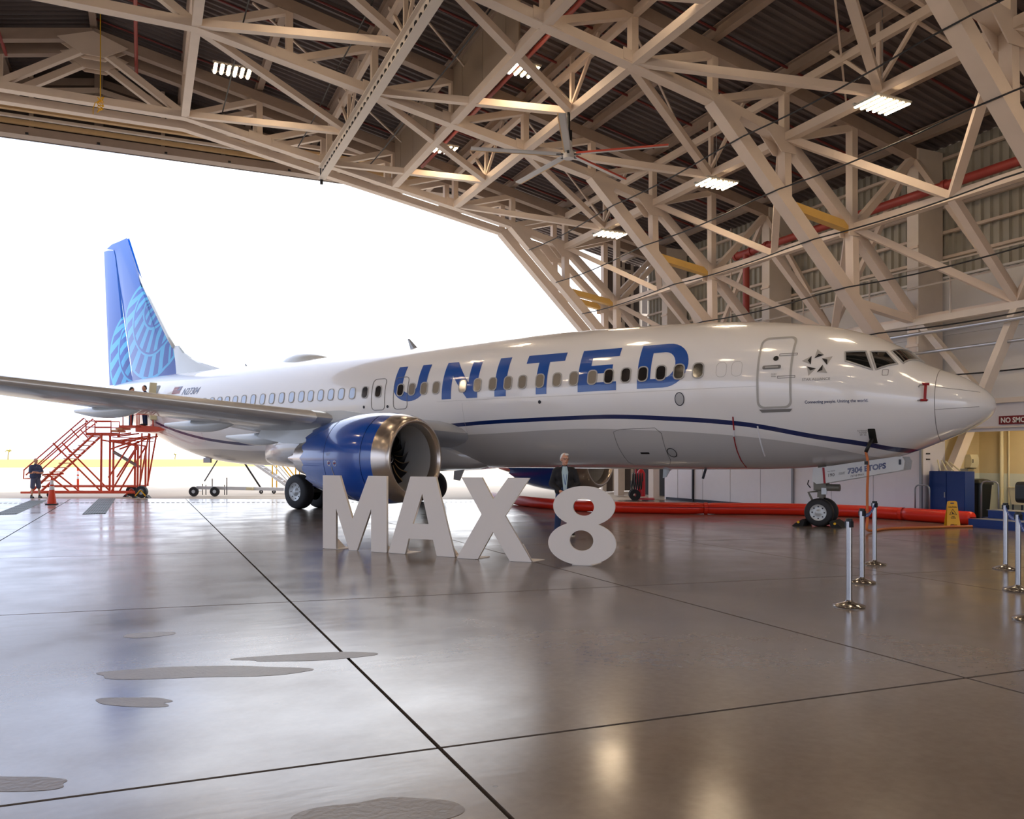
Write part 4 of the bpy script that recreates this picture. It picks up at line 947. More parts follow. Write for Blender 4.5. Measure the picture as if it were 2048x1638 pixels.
for sg in (1, -1):
    y = 2.86 * sg
    st = MB().tube([(15.6, y, .55), (15.6, y, 1.2)], .09, 14).tube([(15.6, y, 1.1), (15.55, y, 2.5)], .14, 14).tube([(15.6, y - .5, .565), (15.6, y + .5, .565)], .06, 10).tube([(15.6, y, 1.6), (15.5, y - sg * 1.3, 1.9)], .06, 8).build('main_gear', M['gear_dirty'], AC, smooth=40)
    tyre(st, 15.6, y + .43, .565, .40, .30, 1); tyre(st, 15.6, y - .43, .565, .40, .30, -1)
    MB().box((15.55, y + sg * .16, 1.75), (.75, .03, .95)).build('gear_door', M['fairing_white'], st)
ng = MB().tube([(0, 0, .34), (0, 0, .75)], .055, 14).tube([(0, 0, .70), (-.02, 0, 1.7)], .10, 14).tube([(0, -.25, .343), (0, .25, .343)], .045, 10).tube([(.02, .05, .86), (.30, .05, .82), (.12, .05, .45)], .03, 8).tube([(-.45, .12, .90), (.1, .12, .90)], .035, 8).box((0, 0, .98), (.3, .3, .2)).build('nose_gear', M['gear_dirty'], AC, smooth=40)
MB().tube([(-.46, .10, .95), (-.16, .10, .95)], .085, 12).build('steering_actuator', M['gear_dirty'], ng, smooth=40)
MB().tube([(.30, .02, 1.12), (.33, .02, 1.02), (.26, .02, .93)], .014, 6).build('hydraulic_hose', M['cable_black'], ng)
MB().box((-.10, .13, .86), (.12, .05, .16)).build('taxi_light', M['hub'], ng)
tyre(ng, 0, .20, .343, .20, .20, 1); tyre(ng, 0, -.20, .343, .20, .20, -1)
gd = MB().prism([(.08, 1.42), (.10, 1.12), (.0, 1.04), (-.2, 1.06), (-1.93, 1.40), (-1.96, 1.60), (-1.90, 1.70), (-1.78, 1.70), (-.83, 1.56), (-.10, 1.44)], lambda a, b: (a, .40, b), lambda a, b: (a, .44, b)).build('nose_gear_door', M['gear_white'], AC)
c = gd.copy(); c.data = gd.data.copy(); COL.objects.link(c); c.parent = AC
for v in c.data.vertices: v.co.y = -v.co.y
c.data.flip_normals()
def doortext(name, txt, size, x, z, mt, sx=1.0, bold=0.0):
    sl = -.185; put(name, text_mesh(txt, size, bold=bold, sx=sx), mt, gd, fn=lambda a, b, c: (x - a, .446, z + b + a * .17))
doortext('door_number', '7304 ETOPS', .175, -.72, 1.295, M['navy'], bold=.008, sx=.93)
doortext('door_marking', '190', .11, -.26, 1.21, M['ink']); doortext('door_marking', '737-8 MAX', .065, -.78, 1.215, M['ink'])
doortext('door_marking', 'MAX TIRE PSI', .03, -.26, 1.33, M['ink']); doortext('door_marking', 'TOW LIMIT\nSTEERING', .03, -.52, 1.30, M['ink'])
MB().prism([(-.14, 1.44), (-.19, 1.44), (-.22, 1.06), (-.17, 1.06)], lambda a, b: (a, .441, b), lambda a, b: (a, .446, b)).build('door_stripe', M['red_tape'], gd)
MB().box((-1.86, .445, 1.58), (.05, .012, .12)).build('door_latch', M['dark_metal'], gd)
MB().loft([[(x, y, z) for x, y, z in ((4.0 + a, .0 - .1, 1.36), (4.0 + a, .1, 1.36), (4.0 + a + .05, .02, 1.36 - h), (4.0 + a + .05, -.02, 1.36 - h))] for a, h in ((0, .05), (.1, .22), (.2, .25))]).build('blade_antenna', M['fairing_white'], AC)
MB().tube([(2.9, .25, 1.37), (2.95, .25, 1.22), (2.98, .25, 1.12)], .035, 8).build('drain_mast', M['dark_metal'], AC)
mbx = MB()
MB().loft([[(10.6, .9, 1.30), (11.0, .9, 1.25), (11.0, .94, 1.25), (10.6, .94, 1.30)], [(10.7, 1.0, .95), (10.95, 1.0, .98), (10.95, 1.03, .98), (10.7, 1.03, .95)]]).build('pack_inlet_door', M['belly_grey'], AC)

# =================================================================== BIG DISPLAY LETTERS
LH = 1.35
def letter_loops():
    Lm = [[(0, 0), (0, 1), (.275, 1), (.475, .42), (.72, 1), (1, 1), (1, 0), (.765, 0), (.765, .56), (.545, 0), (.42, 0), (.215, .55), (.215, 0)]]
    La = [[(0, 0), (.34, 1), (.72, 1), (1, 0), (.735, 0), (.68, .2), (.315, .2), (.26, 0)], [(.375, .395), (.52, .78), (.615, .395)]]
    Lx = [[(0, 0), (.337, .55), (.065, 1), (.343, 1), (.495, .74), (.693, 1), (.97, 1), (.653, .54), (1, 0), (.713, 0), (.49, .34), (.287, 0)]]
    u = []
    # eight: union outline of two ellipses
    c1 = (.53, .745, .455, .255); c2 = (.50, .275, .50, .275)
    def ins(p, c): return ((p[0] - c[0]) / c[2]) ** 2 + ((p[1] - c[1]) / c[3]) ** 2 < 1
    up = [p for p in arc(c1[0], c1[1], c1[2], -90, 270, 120, ry=c1[3])[:-1] if not ins(p, c2)]
    lo = [p for p in arc(c2[0], c2[1], c2[2], 90, 450, 120, ry=c2[3])[:-1] if not ins(p, c1)]
    L8 = [up + lo, arc(.525, .735, .155, 0, 351, 40, ry=.112), arc(.495, .31, .175, 0, 351, 40, ry=.130)]
    return Lm, La, Lx, L8
for (loops, p0, p1, h, lb) in zip(letter_loops(), ((3.04, 15.27), (3.95, 14.07), (4.79, 12.87), (5.84, 11.56)), ((3.93, 14.11), (4.80, 12.99), (5.70, 11.87), (6.66, 10.86)), (1.35, 1.35, 1.35, 1.235),
        ('large white display letter M standing on the floor', 'large white display letter A between the M and the X', 'large white display letter X beside the standing man', 'large white display numeral 8 in front of the standing man')):
    d = Vector((p1[0] - p0[0], p1[1] - p0[1], 0)); w = d.length; rz = math.atan2(d.y, d.x)
    r = empty('display_letter', (p0[0], p0[1], 0), rz); tag(r, lb, 'display letter', 'display letters spelling the aircraft type')
    me = poly_mesh([[(a * w, b * h) for a, b in lp] for lp in loops], 0.025)
    put('letter_body', me, M['sign_letter'], r, Matrix.Translation((0, 0.03, 0.006)) @ Matrix.Rotation(PI / 2, 4, 'X'))
    for fx in ((.11, .88) if 'M' in lb[20:24] else (.13, .87) if '8' not in lb else (.5,)):
        MB().prism([(fx * w - .16, 0.02), (fx * w + .16, 0.02), (fx * w + .24, .42), (fx * w - .02, .42)], lambda a, b: (a, b, 0.0), lambda a, b: (a, b, 0.008)).build('foot_plate', M['sign_letter'], r)
        MB().prism([(0.05, 0), (.40, 0), (.06, .28 if '8' not in lb else .2)], lambda a, b: (fx * w - .012, a, b + .008), lambda a, b: (fx * w + .012, a, b + .008)).build('foot_gusset', M['sign_letter'], r)

# =================================================================== PEOPLE
def fuse(mb, name, mt, parent, vox=0.010, sm=6):
    me = mb.mesh('tmp', M[mt] if isinstance(mt, str) else mt); o = bpy.data.objects.new('tmp', me); COL.objects.link(o)
    md = o.modifiers.new('r', 'REMESH'); md.mode = 'VOXEL'; md.voxel_size = vox
    m2 = o.modifiers.new('s', 'SMOOTH'); m2.factor = 0.5; m2.iterations = sm
    dg = bpy.context.evaluated_depsgraph_get(); dg.update(); me2 = bpy.data.meshes.new_from_object(o.evaluated_get(dg), depsgraph=dg)
    bpy.data.objects.remove(o); bpy.data.meshes.remove(me)
    me2.materials.clear(); me2.materials.append(M[mt] if isinstance(mt, str) else mt); me2.polygons.foreach_set('use_smooth', [True] * len(me2.polygons))
    q = bpy.data.objects.new(name, me2); COL.objects.link(q); q.parent = parent; return q
def head(mb, c, turn=0.0, s=1.0, nod=0.0):
    R = Matrix.Rotation(turn, 3, 'Z') @ Matrix.Rotation(nod, 3, 'X'); c = Vector(c); T = lambda x, y, z: c + R @ (Vector((x, y, z)) * s)
    mb.ball(T(0, -.005, .03), (.076 * s, .094 * s, .098 * s), 16, 12, M=R); mb.ball(T(0, .022, -.045), (.058 * s, .068 * s, .072 * s), 14, 10, M=R)
    mb.ball(T(0, .098, -.012), (.014 * s, .024 * s, .026 * s), 10, 8, M=R)
    mb.ball(T(0, .083, -.062), (.028 * s, .012 * s, .011 * s), 10, 6, M=R); mb.ball(T(0, .072, -.098), (.026 * s, .02 * s, .02 * s), 10, 6, M=R)
    for q in (-1, 1): mb.ball(T(q * .078, -.008, -.005), (.012 * s, .022 * s, .034 * s), 8, 6, M=R); mb.ball(T(q * .03, .080, .035), (.028 * s, .014 * s, .010 * s), 8, 6, M=R)
    return T, R
def hand(mb, wrist, d, side, palm_n, curl=0.6):
    w = Vector(wrist); d = Vector(d).normalized(); n = Vector(palm_n).normalized(); sd = d.cross(n).normalized() * side
    mb.caps(w, .026, w + d * .085 + sd * .022, .019, 8); mb.caps(w, .026, w + d * .085 - sd * .022, .019, 8); mb.caps(w + d * .03, .024, w + d * .085, .02, 8)
    for k, (o, L) in enumerate(((-.032, .060), (-.011, .072), (.011, .068), (.031, .054))):
        a = w + d * .088 + sd * o; b = a + (d * math.cos(curl) + n * math.sin(curl)) * L * .55; e = b + (d * math.cos(curl * 2.2) + n * math.sin(curl * 2.2)) * L * .5
        mb.caps(a, .0095, b, .009, 7); mb.caps(b, .009, e, .0075, 7)
    t0 = w + d * .025 - sd * .026; t1 = t0 + (d * .6 - sd * .7 + n * .3).normalized() * .045; t2 = t1 + (d * .85 + n * .4).normalized() * .035
    mb.caps(t0, .013, t1, .011, 7); mb.caps(t1, .011, t2, .009, 7)
def face_bits(T, R, parent, s=1.0, glasses=False, brow='hair_dark'):
    for q in (-1, 1):
        e = MB().ball(T(q * .030, .082, .012), (.013 * s, .007 * s, .008 * s), 8, 6, M=R).build('eye', M['reflect_white'], parent, smooth='all')
        MB().ball(T(q * .030, .088, .012), (.006 * s, .004 * s, .006 * s), 6, 4, M=R).build('iris', M['ink'], e, smooth='all')
        MB().caps(T(q * .014, .094, .034), .004, T(q * .046, .084, .034), .003, 6).build('eyebrow', M[brow], parent)
    MB().caps(T(-.022, .092, -.062), .004, T(.022, .092, -.062), .004, 6).build('mouth', M['sign_red'], parent)
    if glasses:
        mb = MB()
        for q in (-1, 1): mb.tube([T(q * .030 + .022 * math.cos(a), .102, .012 + .018 * math.sin(a)) for a in [2 * PI * k / 12 for k in range(12)]], .0025, 5, closed=True); mb.tube([T(q * .052, .1, .016), T(q * .078, 0, .016)], .0025, 5)
        mb.tube([T(-.008, .103, .016), T(.008, .103, .016)], .0025, 5); mb.build('glasses', M['dark_metal'], parent)
def person(loc, rz, label, h, arms, outfit, hair, skin='skin', turn=0.0, nod=0.0, glasses=False, feet=((-.11, 0), (.11, 0)), belly=0.0, group=None):
    k = h / 1.78; r = empty('person', loc, rz); r.scale = (k, k, k); tag(r, label, 'person', group)
    body = MB(); T, R = head(body, (0, .035, 1.650), turn, 1.06, nod)
    body.caps((0, 0, 1.46), .056, (0, .02, 1.60), .05); body.caps((-.15, 0, 1.40), .075, (.15, 0, 1.40), .075); body.caps((0, -.01, 1.36), .112, (0, 0, 1.0), .11); body.caps((-.08, 0, .95), .11, (.08, 0, .95), .11)
    hips = ((-.09, 0, .92), (.09, 0, .92)); knees = []; ank = []
    for q, (fx, fy) in enumerate(feet):
        kx = (hips[q][0] + fx) / 2; knees.append((kx, fy * .5 + .02, .50)); ank.append((fx, fy, .085))
        body.caps(hips[q], .088, knees[q], .056); body.caps(knees[q], .052, ank[q], .036)
        body.caps(ank[q], .036, (fx, fy + .13, .03), .03)
    for q, (el, wr, hd_, pn, cu) in enumerate(arms):
        sh = (-.19, 0, 1.40) if q == 0 else (.19, 0, 1.40)
        body.caps(sh, .055, el, .042); body.caps(el, .042, wr, .028); hand(body, wr, hd_, -1 if q == 0 else 1, pn, cu)
    bd = fuse(body, 'body', skin, r, 0.0085, 4)
    face_bits(T, R, bd, 1.0, glasses, hair if hair else 'hair_dark')
    hm = MB()
    if hair:
        hm.ball(T(0, -.020, .052), (.083, .094, .086), 16, 10, M=R)
        for q in (-1, 1): hm.ball(T(q * .066, -.03, .01), (.02, .05, .05), 10, 8, M=R)
        hm.ball(T(0, -.065, .0), (.068, .045, .075), 12, 8, M=R)
        if hair == 'hair_white': hm.ball(T(-.02, .058, .098), (.05, .03, .025), 10, 8, M=R)
        fuse(hm, 'hair', hair, bd, 0.008, 3)
    pants = MB(); legl = outfit.get('leg', 1.0); 
    pants.caps((-.085, 0, .97), .128, (.085, 0, .97), .128); pants.caps((0, .0, 1.03), .155, (0, .0, .95), .16)
    for q in range(2):
        pants.caps(hips[q], .108, knees[q], .082 if legl > .8 else .10)
        if legl > .8: pants.caps(knees[q], .080, (ank[q][0], ank[q][1] - .005, .09), .062)
    fuse(pants, outfit['pants_name'], outfit['pants'], bd, 0.011, 4)
    top = MB(); top.caps((-.155, 0, 1.405), .088, (.155, 0, 1.405), .088); top.caps((-.09, .0, 1.30), .135, (.09, .0, 1.30), .135); top.caps((-.075, .015 + belly * .5, 1.12), .14 + belly, (.075, .015 + belly * .5, 1.12), .14 + belly); top.caps((-.08, .0, .98), .14 + belly * .6, (.08, .0, .98), .14 + belly * .6)
    top.caps((0, 0, 1.45), .072, (0, .005, 1.50), .064)
    for q, (el, wr, hd_, pn, cu) in enumerate(arms):
        sh = (-.195, 0, 1.395) if q == 0 else (.195, 0, 1.395); E_, W_ = Vector(el), Vector(wr)
        if outfit.get('sleeve', 1) > .6: top.caps(sh, .075, el, .060); top.caps(el, .060, E_.lerp(W_, .93), .044)
        else: top.caps(sh, .078, Vector(sh).lerp(E_, .8), .070)
    fuse(top, outfit['top_name'], outfit['top'], bd, 0.011, 4)
    for q in range(2):
        fx, fy = feet[q]; s_ = MB(); s_.caps((fx, fy - .02, .055), .050, (fx, fy + .15, .04), .040); s_.caps((fx, fy, .08), .05, (fx, fy, .12), .045)
        so_ = fuse(s_, 'shoe', 'shoe', bd, 0.009, 2)
        MB().prism([(fx + a, fy + .065 + b) for a, b in rrect(.092, .27, .044, 3)], lambda a, b: (a, b, 0.0), lambda a, b: (a, b, .022)).build('sole', M[outfit.get('sole', 'shoe')], so_)
    return r, bd, T, R
def facing(dx, dy): return math.atan2(-dx, dy)
# man in a dark jacket behind the 8
man, mbody, T_, R_ = person((8.30, 15.64, 0), facing(-.42, -.90), 'white-haired man with glasses, dark jacket and jeans standing behind the numeral 8', 1.77,
    (((.29 * -1, .02, 1.12), (-.10, .20, 1.00), (.6, .5, -.4), (0, -.3, -1), .9), ((.29, .02, 1.12), (.12, .21, .98), (-.7, .5, -.3), (0, -.3, -1), .9)),
    dict(pants='jeans', pants_name='jeans', top='jacket', top_name='jacket', sole='sole'), 'hair_white', turn=0.35, glasses=True, feet=((-.17, .02), (.17, .0)))
sh_ = MB().loft([[(-w, y, z), (0, y + .012, z), (w, y, z)] for z, w, y in ((1.50, .045, .085), (1.40, .075, .118), (1.25, .060, .148), (1.10, .045, .168), (.99, .035, .165))], closed=False).build('shirt_front', M['shirt_blue'], mbody)
MB().tube([(-.06, .075, 1.50), (-.035, .150, 1.28), (-.005, .182, 1.10)], .006, 5).tube([(.06, .075, 1.50), (.025, .150, 1.28), (-.005, .182, 1.10)], .006, 5).build('lanyard', M['blue_belt'], mbody)
for q in (-1, 1): MB().loft([[(q * .05, .10, 1.49), (q * .10, .105, 1.47)], [(q * .075, .145, 1.36), (q * .125, .128, 1.37)], [(q * .055, .172, 1.16), (q * .075, .172, 1.18)]], closed=False).build('lapel', M['jacket'], mbody)
# bald man with folded arms by the stairs
person((-4.12, 39.75, -0.045), facing(.55, -.83), 'bald man in a navy polo and shorts with folded arms beside the orange stairs', 1.68,
    (((-.27, .08, 1.12), (.10, .22, 1.16), (.9, .1, .1), (0, -1, 0), .5), ((.27, .08, 1.12), (-.09, .25, 1.12), (-.9, .1, .1), (0, -1, 0), .5)),
    dict(pants='shorts', pants_name='shorts', top='tee_navy', top_name='polo_shirt', leg=.5, sleeve=.4), None, turn=0.1, feet=((-.17, .02), (.17, 0)), belly=.035)

# =================================================================== MAINTENANCE STAND (orange stairs at the tail)
C0 = 34.8
def cw(px, py, c=C0): 
    u = (px - 1024) / 1638.0; return (c * (0.41119 + u * 0.91156), c * (0.91156 - u * 0.41119), 1.70 + (913.4 - py) * c / 1638.0)
O0 = cw(160, 990.5); RZS = -math.radians(24.28); sc = C0 / 1638.0
st = empty('maintenance_stand', (O0[0], O0[1], -0.045), RZS); tag(st, 'orange wheeled maintenance stairs with high work platform at the aircraft tail', 'stairs')
def sp(px, py, v=0.0): return ((px - 160) * sc, v, 1.745 + (913.4 - py) * sc)
DV = 0.75
def rod(name, pts, r=.035, both=True, mt='stand_red', vv=None):
    for v in ((0, DV) if both else ((0 if vv is None else vv),)): MB().tube([sp(x, y, v) for x, y in pts], r, 6).build(name, M[mt], st)
rod('base_rail', [(42, 985), (276, 985)], .05); rod('base_rail', [(84, 973), (276, 973)], .04)
for x0, y0, x1, y1 in ((203, 868, 202, 985), (218, 880, 217, 985), (262, 890, 261, 975), (276, 892, 275, 985)): rod('post', [(x0, y0), (x1, y1)], .045, both=(x0 in (203, 276)), vv=.4)
for a in ([(106, 886), (203, 984)], [(95, 948), (140, 984)], [(276, 892), (222, 984)], [(203, 880), (276, 892)], [(258, 892), (217, 955)]): rod('diagonal_brace', a, .035)
rod('stringer', [(62, 984), (186, 870)], .05); rod('stringer', [(85, 950), (108, 948)], .04)
for k in range(11):
    x, y = 84 + 9.6 * k, 962 - 8.9 * k; MB().box((sp(x, y)[0], DV / 2, sp(x, y)[2]), (.26, DV - .06, .04)).build('tread', M['tread'], st)
for dy in (0, 13): rod('hand_rail', [(60, 957 - dy * 0), (47, 957), (48, 940), (168, 836 + dy), (176, 845 + dy)] if dy == 0 else [(52, 950), (150, 862), (172, 846)], .028)
rod('rail_post', [(107, 887), (122, 905)], .025); rod('rail_post', [(142, 858), (158, 876)], .025)
MB().box((sp(197, 868)[0], DV / 2, sp(197, 868)[2]), (1.1, DV, .12)).build('platform', M['stand_red'], st)
rod('guard_rail', [(172, 866), (172, 842), (186, 842), (222, 842), (222, 866)], .028); rod('guard_rail', [(172, 854), (222, 854)], .022)
for k, (x, y) in enumerate(((228, 862), (238, 857))): MB().box((sp(x, y)[0], DV / 2, sp(x, y)[2]), (.30, DV, .10)).build('step', M['tread'], st)
MB().box((sp(262, 853)[0], DV / 2, sp(262, 853)[2]), (.95, DV + .2, .10)).build('platform', M['stand_red'], st)
MB().prism([(sp(273, 851)[0], sp(273, 851)[2]), (sp(312, 853)[0], sp(312, 853)[2]), (sp(334, 859)[0], sp(334, 859)[2]), (sp(318, 863)[0], sp(318, 863)[2]), (sp(273, 864)[0], sp(273, 864)[2])], lambda a, b: (a, -.1, b), lambda a, b: (a, DV + .3, b)).build('nose_platform', M['stand_red'], st)
MB().box((sp(337, 858)[0], DV / 2, sp(337, 858)[2]), (.14, DV + .3, .12)).build('bumper', M['rubber'], st)
rod('guard_rail', [(274, 853), (274, 828), (306, 830), (306, 853)], .03); rod('guard_rail', [(246, 856), (246, 830), (262, 826), (262, 853)], .026)
for a in ([(218, 884), (300, 872)], [(222, 898), (280, 876)], [(218, 872), (262, 866)], [(298, 866), (279, 973)], [(284, 866), (280, 973)], [(222, 898), (262, 884)]): rod('scissor_arm', a, .035)
for yy in (874, 880): rod('scissor_arm', [(225, yy), (292, yy + 3)], .022)
MB().tube([sp(221, 904, .3), sp(272, 934, .3)], .07, 8).build('lift_cylinder', M['grey_metal'], st)
for x, v in ((246, DV + .1), (286, -.12)):
    p = sp(x, 986, v); w = MB().lathe([(-.09, .12), (-.09, .24), (0, .26), (.09, .24), (.09, .12)], (p[0], v, .26), 'y', 24).build('wheel', M['rubber'], st, smooth=40)
    MB().lathe([(-.07, .13), (-.07, .001)], (p[0], v, .26), 'y', 16).build('wheel_disc', M['grey_metal'], w)
    MB().tube([(p[0] - .26, v - .12, .04), (p[0], v - .12, .34), (p[0] + .26, v - .12, .04)], .03, 6).build('wheel_chock', M['caution_yellow'] if x == 286 else M['stand_red'], w)
    for q in (-1, 1): MB().prism([(p[0] + q * .20, 0), (p[0] + q * .36, 0), (p[0] + q * .24, .12)], lambda a, b: (a, v - .15, b), lambda a, b: (a, v + .15, b)).build('chock', M['rubber'], w)
MB().lathe([(-.05, .05), (-.05, .12), (.05, .12), (.05, .05)], (sp(92, 986)[0], .3, .12), 'y', 16).build('caster', M['rubber'], st)
def stand_pt(px, py, v): 
    a = sp(px, py, v); m = Matrix.Rotation(RZS, 3, 'Z') @ Vector(a); return (O0[0] + m.x, O0[1] + m.y, -0.045 + m.z)
arms_d = (((-.27, .10, 1.12), (-.18, .30, 1.05), (.2, .9, -.2), (0, 0, -1), .4), ((.27, .10, 1.12), (.18, .30, 1.05), (-.2, .9, -.2), (0, 0, -1), .4))
person(stand_pt(283, 850.5, .35), facing(-.9, -.3), 'worker in dark navy uniform standing on the orange platform by the open tail door', 1.72, arms_d, dict(pants='uniform', pants_name='trousers', top='uniform', top_name='work_shirt'), 'hair_dark', turn=.2, nod=-.2)
person(stand_pt(254, 855.0, .35), facing(.8, -.1), 'worker with bowed head farther left on the orange platform', 1.74, arms_d, dict(pants='jeans', pants_name='trousers', top='shirt_blue', top_name='work_shirt'), 'hair_dark', turn=-.1, nod=-.5)

# =================================================================== SMALL THINGS ON THE FLOOR
def cone(loc, h, label, slim=False):
    r = empty('traffic_cone', loc); tag(r, label, 'traffic cone')
    b = .20 if not slim else .22; R0, R1 = (.155, .03) if not slim else (.06, .05)
    MB().prism(rrect(2 * b, 2 * b, .06, 3), lambda a, c: (a, c, 0), lambda a, c: (a, c, .035)).build('base', M['rubber_base'], r)
    f = lambda t: R0 + (R1 - R0) * t
    MB().lathe([(.03, R0 + .02), (.05, f(.05)), (h * .5, f(.5)), (h, R1), (h, .001)], (0, 0, 0), 'z', 28).build('cone_body', M['cone_orange'], r, smooth=40)
    for a, c in ((.55, .68), (.74, .90)): MB().lathe([(h * a, f(a) + .003), (h * c, f(c) + .003)], (0, 0, 0), 'z', 28).build('reflective_band', M['reflect_white'], r, smooth='all')
cone((-2.94, 33.28, 0), .96, 'orange traffic cone with two white bands standing at the hangar threshold')
cone((-2.96, 46.5, -.046), 1.15, 'slim orange delineator post standing on the apron behind the stairs', True)
# stanchions
def stanchion(x, y, label, belt_to=None):
    r = empty('stanchion', (x, y, 0)); tag(r, label, 'stanchion', 'chrome belt stanchions')
    MB().lathe([(0, .001), (0, .172), (.012, .175), (.022, .168), (.060, .045), (.075, .036)], (0, 0, 0), 'z', 40).build('base', M['chrome'], r, smooth=40)
    MB().lathe([(.06, .033), (.97, .033)], (0, 0, 0), 'z', 28).build('post', M['chrome'], r, smooth='all')
    MB().lathe([(.965, .037), (.985, .038), (1.0, .034), (1.0, .001)], (0, 0, 0), 'z', 24).build('belt_head', M['black'], r, smooth=40)
    MB().box((0, .0, .935), (.05, .082, .07)).build('belt_cassette', M['dark_metal'], r)
    if belt_to:
        d = Vector((belt_to[0] - x, belt_to[1] - y, 0)); n = 10
        q = [(d.x * k / n, d.y * k / n, .935 - .16 * 4 * (k / n) * (1 - k / n) * .5) for k in range(n + 1)]
        nn = Vector((-d.y, d.x, 0)).normalized() * .003
        o = MB().loft([[(a - nn.x, b - nn.y, c - .025), (a + nn.x, b + nn.y, c - .025), (a + nn.x, b + nn.y, c + .025), (a - nn.x, b - nn.y, c + .025)] for a, b, c in q]).build('belt', M['blue_belt'], r)
        for k in range(1, n): a, b, c = q[k]; MB().box((a, b, c), (.07, .009, .02), rz=math.atan2(d.y, d.x)).build('belt_print', M['belt_white'], o)
SQ = [(7.31, 6.90), (8.86, 8.14), (10.52, 9.42)]; SR = [(11.91, 8.23), (10.14, 6.84), (8.43, 5.55)]
stanchion(*SQ[0], 'nearest chrome stanchion, left row, largest in the picture', None)
stanchion(*SQ[1], 'middle chrome stanchion of the left row', SQ[2]); stanchion(*SQ[2], 'farthest chrome stanchion of the left row, in front of the wet floor sign')
stanchion(*SR[0], 'farthest chrome stanchion at the right picture edge', SR[1]); stanchion(*SR[1], 'second chrome stanchion at the right picture edge', SR[2]); stanchion(*SR[2], 'chrome stanchion cut off by the right picture edge, only its base showing')
# red inflatable boom
bp = [(12.9, 31.0), (12.33, 29.4), (12.03, 26.5), (12.05, 24.0), (12.7, 21.9), (13.84, 20.7), (15.2, 19.75), (16.6, 18.9), (17.6, 18.0), (18.25, 17.0), (18.55, 15.7), (18.70, 14.4), (18.72, 13.8)]
def cr(pts, n=6):
    P = [Vector((a, b, 0)) for a, b in pts]; out = []
    for i in range(len(P) - 1):
        p0, p1, p2, p3 = P[max(i - 1, 0)], P[i], P[i + 1], P[min(i + 2, len(P) - 1)]
        for k in range(n):
            t = k / n; out.append(.5 * ((2 * p1) + (p2 - p0) * t + (2 * p0 - 5 * p1 + 4 * p2 - p3) * t * t + (3 * p1 - p0 - 3 * p2 + p3) * t ** 3))
    out.append(P[-1]); return out
bpt = cr(bp); bo = empty('inflatable_boom', (0, 0, 0)); tag(bo, 'long bright red inflatable boom lying on the floor behind the nose wheel', 'boom')
seg = len(bpt) // 6; BR = .17
for i in range(6):
    pp = bpt[i * seg:min(len(bpt), (i + 1) * seg + 1)] if i < 5 else bpt[i * seg:]
    s_ = MB().tube([(p.x, p.y, BR) for p in pp], [BR * (.93 if j in (0, len(pp) - 1) else 1) for j in range(len(pp))], 20).build('boom_section', M['boom_red'], bo, smooth='all')
    MB().tube([(p.x - .06, p.y - .155, BR + .03) for p in pp], .012, 5).build('boom_seam', M['sign_red'], s_)
    MB().lathe([(-.05, BR + .004), (.05, BR + .004)], (0, 0, 0), 'x', 18).build('boom_cuff', M['boom_red'], s_).matrix_local = Matrix.Translation((pp[0].x, pp[0].y, BR)) @ Matrix.Rotation(math.atan2(pp[1].y - pp[0].y, pp[1].x - pp[0].x), 4, 'Z')
# wet floor sign
wf = empty('wet_floor_sign', (17.9, 13.72, 0), math.radians(-38)); tag(wf, 'yellow folding wet floor caution sign beside the red boom', 'sign')
for q in (-1, 1):
    me = poly_mesh([[(-.15, 0), (-.11, 0), (-.06, .07), (.06, .07), (.11, 0), (.15, 0), (.105, .62), (.07, .64), (-.07, .64), (-.105, .62)], [(-.045, .57), (.045, .57), (.045, .60), (-.045, .60)]], .008)
    put('sign_leaf', me, M['caution_yellow'], wf, Matrix.Translation((0, q * .14, 0)) @ Matrix.Rotation(PI / 2 + q * .215 * 1.0, 4, 'X'))
FM = Matrix.Translation((0, -.14 - .0115, 0.002)) @ Matrix.Rotation(PI / 2 - .215, 4, 'X')
put('sign_text', text_mesh('CAUTION', .042, .001, .0015, 'CENTER'), M['ink'], wf, FM @ Matrix.Translation((0, .475, .003)))
put('sign_text', text_mesh('WET\nFLOOR', .034, .001, .001, 'CENTER'), M['ink'], wf, FM @ Matrix.Translation((0, .245, .003)))
put('sign_symbol', poly_mesh([[(-.085, .30), (.085, .30), (0, .45)], [(-.07, .308), (.07, .308), (0, .433)]], .001), M['ink'], wf, FM @ Matrix.Translation((0, 0, .003)))
put('sign_symbol', poly_mesh([[(-.03, .32), (.035, .33), (.02, .345), (.0, .345), (-.012, .375), (-.024, .37), (-.018, .345)]], .001), M['ink'], wf, FM @ Matrix.Translation((0, 0, .003)))
# ground power cable: hangs from the receptacle, runs over the floor
def A2W(x, y, z): m = AC.rotation_euler.z; return (15.22 + x * math.cos(m) - y * math.sin(m), 15.23 + x * math.sin(m) + y * math.cos(m), z)
pc = empty('power_cable', A2W(-1.36, 1.2, 0)); tag(pc, 'orange ground power cable hanging from the nose and running along the floor', 'cable')
a0 = Vector(A2W(-1.36, 1.2, 0)); rel = lambda p: tuple(Vector(p) - a0)
top = [rel(A2W(-1.42, 1.16, 2.10)), rel(A2W(-1.38, 1.28, 1.96)), rel(A2W(-1.32, 1.30, 1.80))]
MB().tube(top, .04, 10).build('cable_plug', M['black'], pc, smooth='all')
low = [rel(A2W(-1.32, 1.30, 1.82)), rel(A2W(-1.36, 1.27, 1.5)), rel(A2W(-1.34, 1.26, .9)), rel(A2W(-1.35, 1.28, .3)), rel(A2W(-1.38, 1.35, .06)), rel((15.7, 13.75, .03)), rel((16.15, 13.75, .03)), rel((16.9, 13.6, .03)), rel((17.6, 13.5, .03)), rel((18.12, 13.35, .03))]
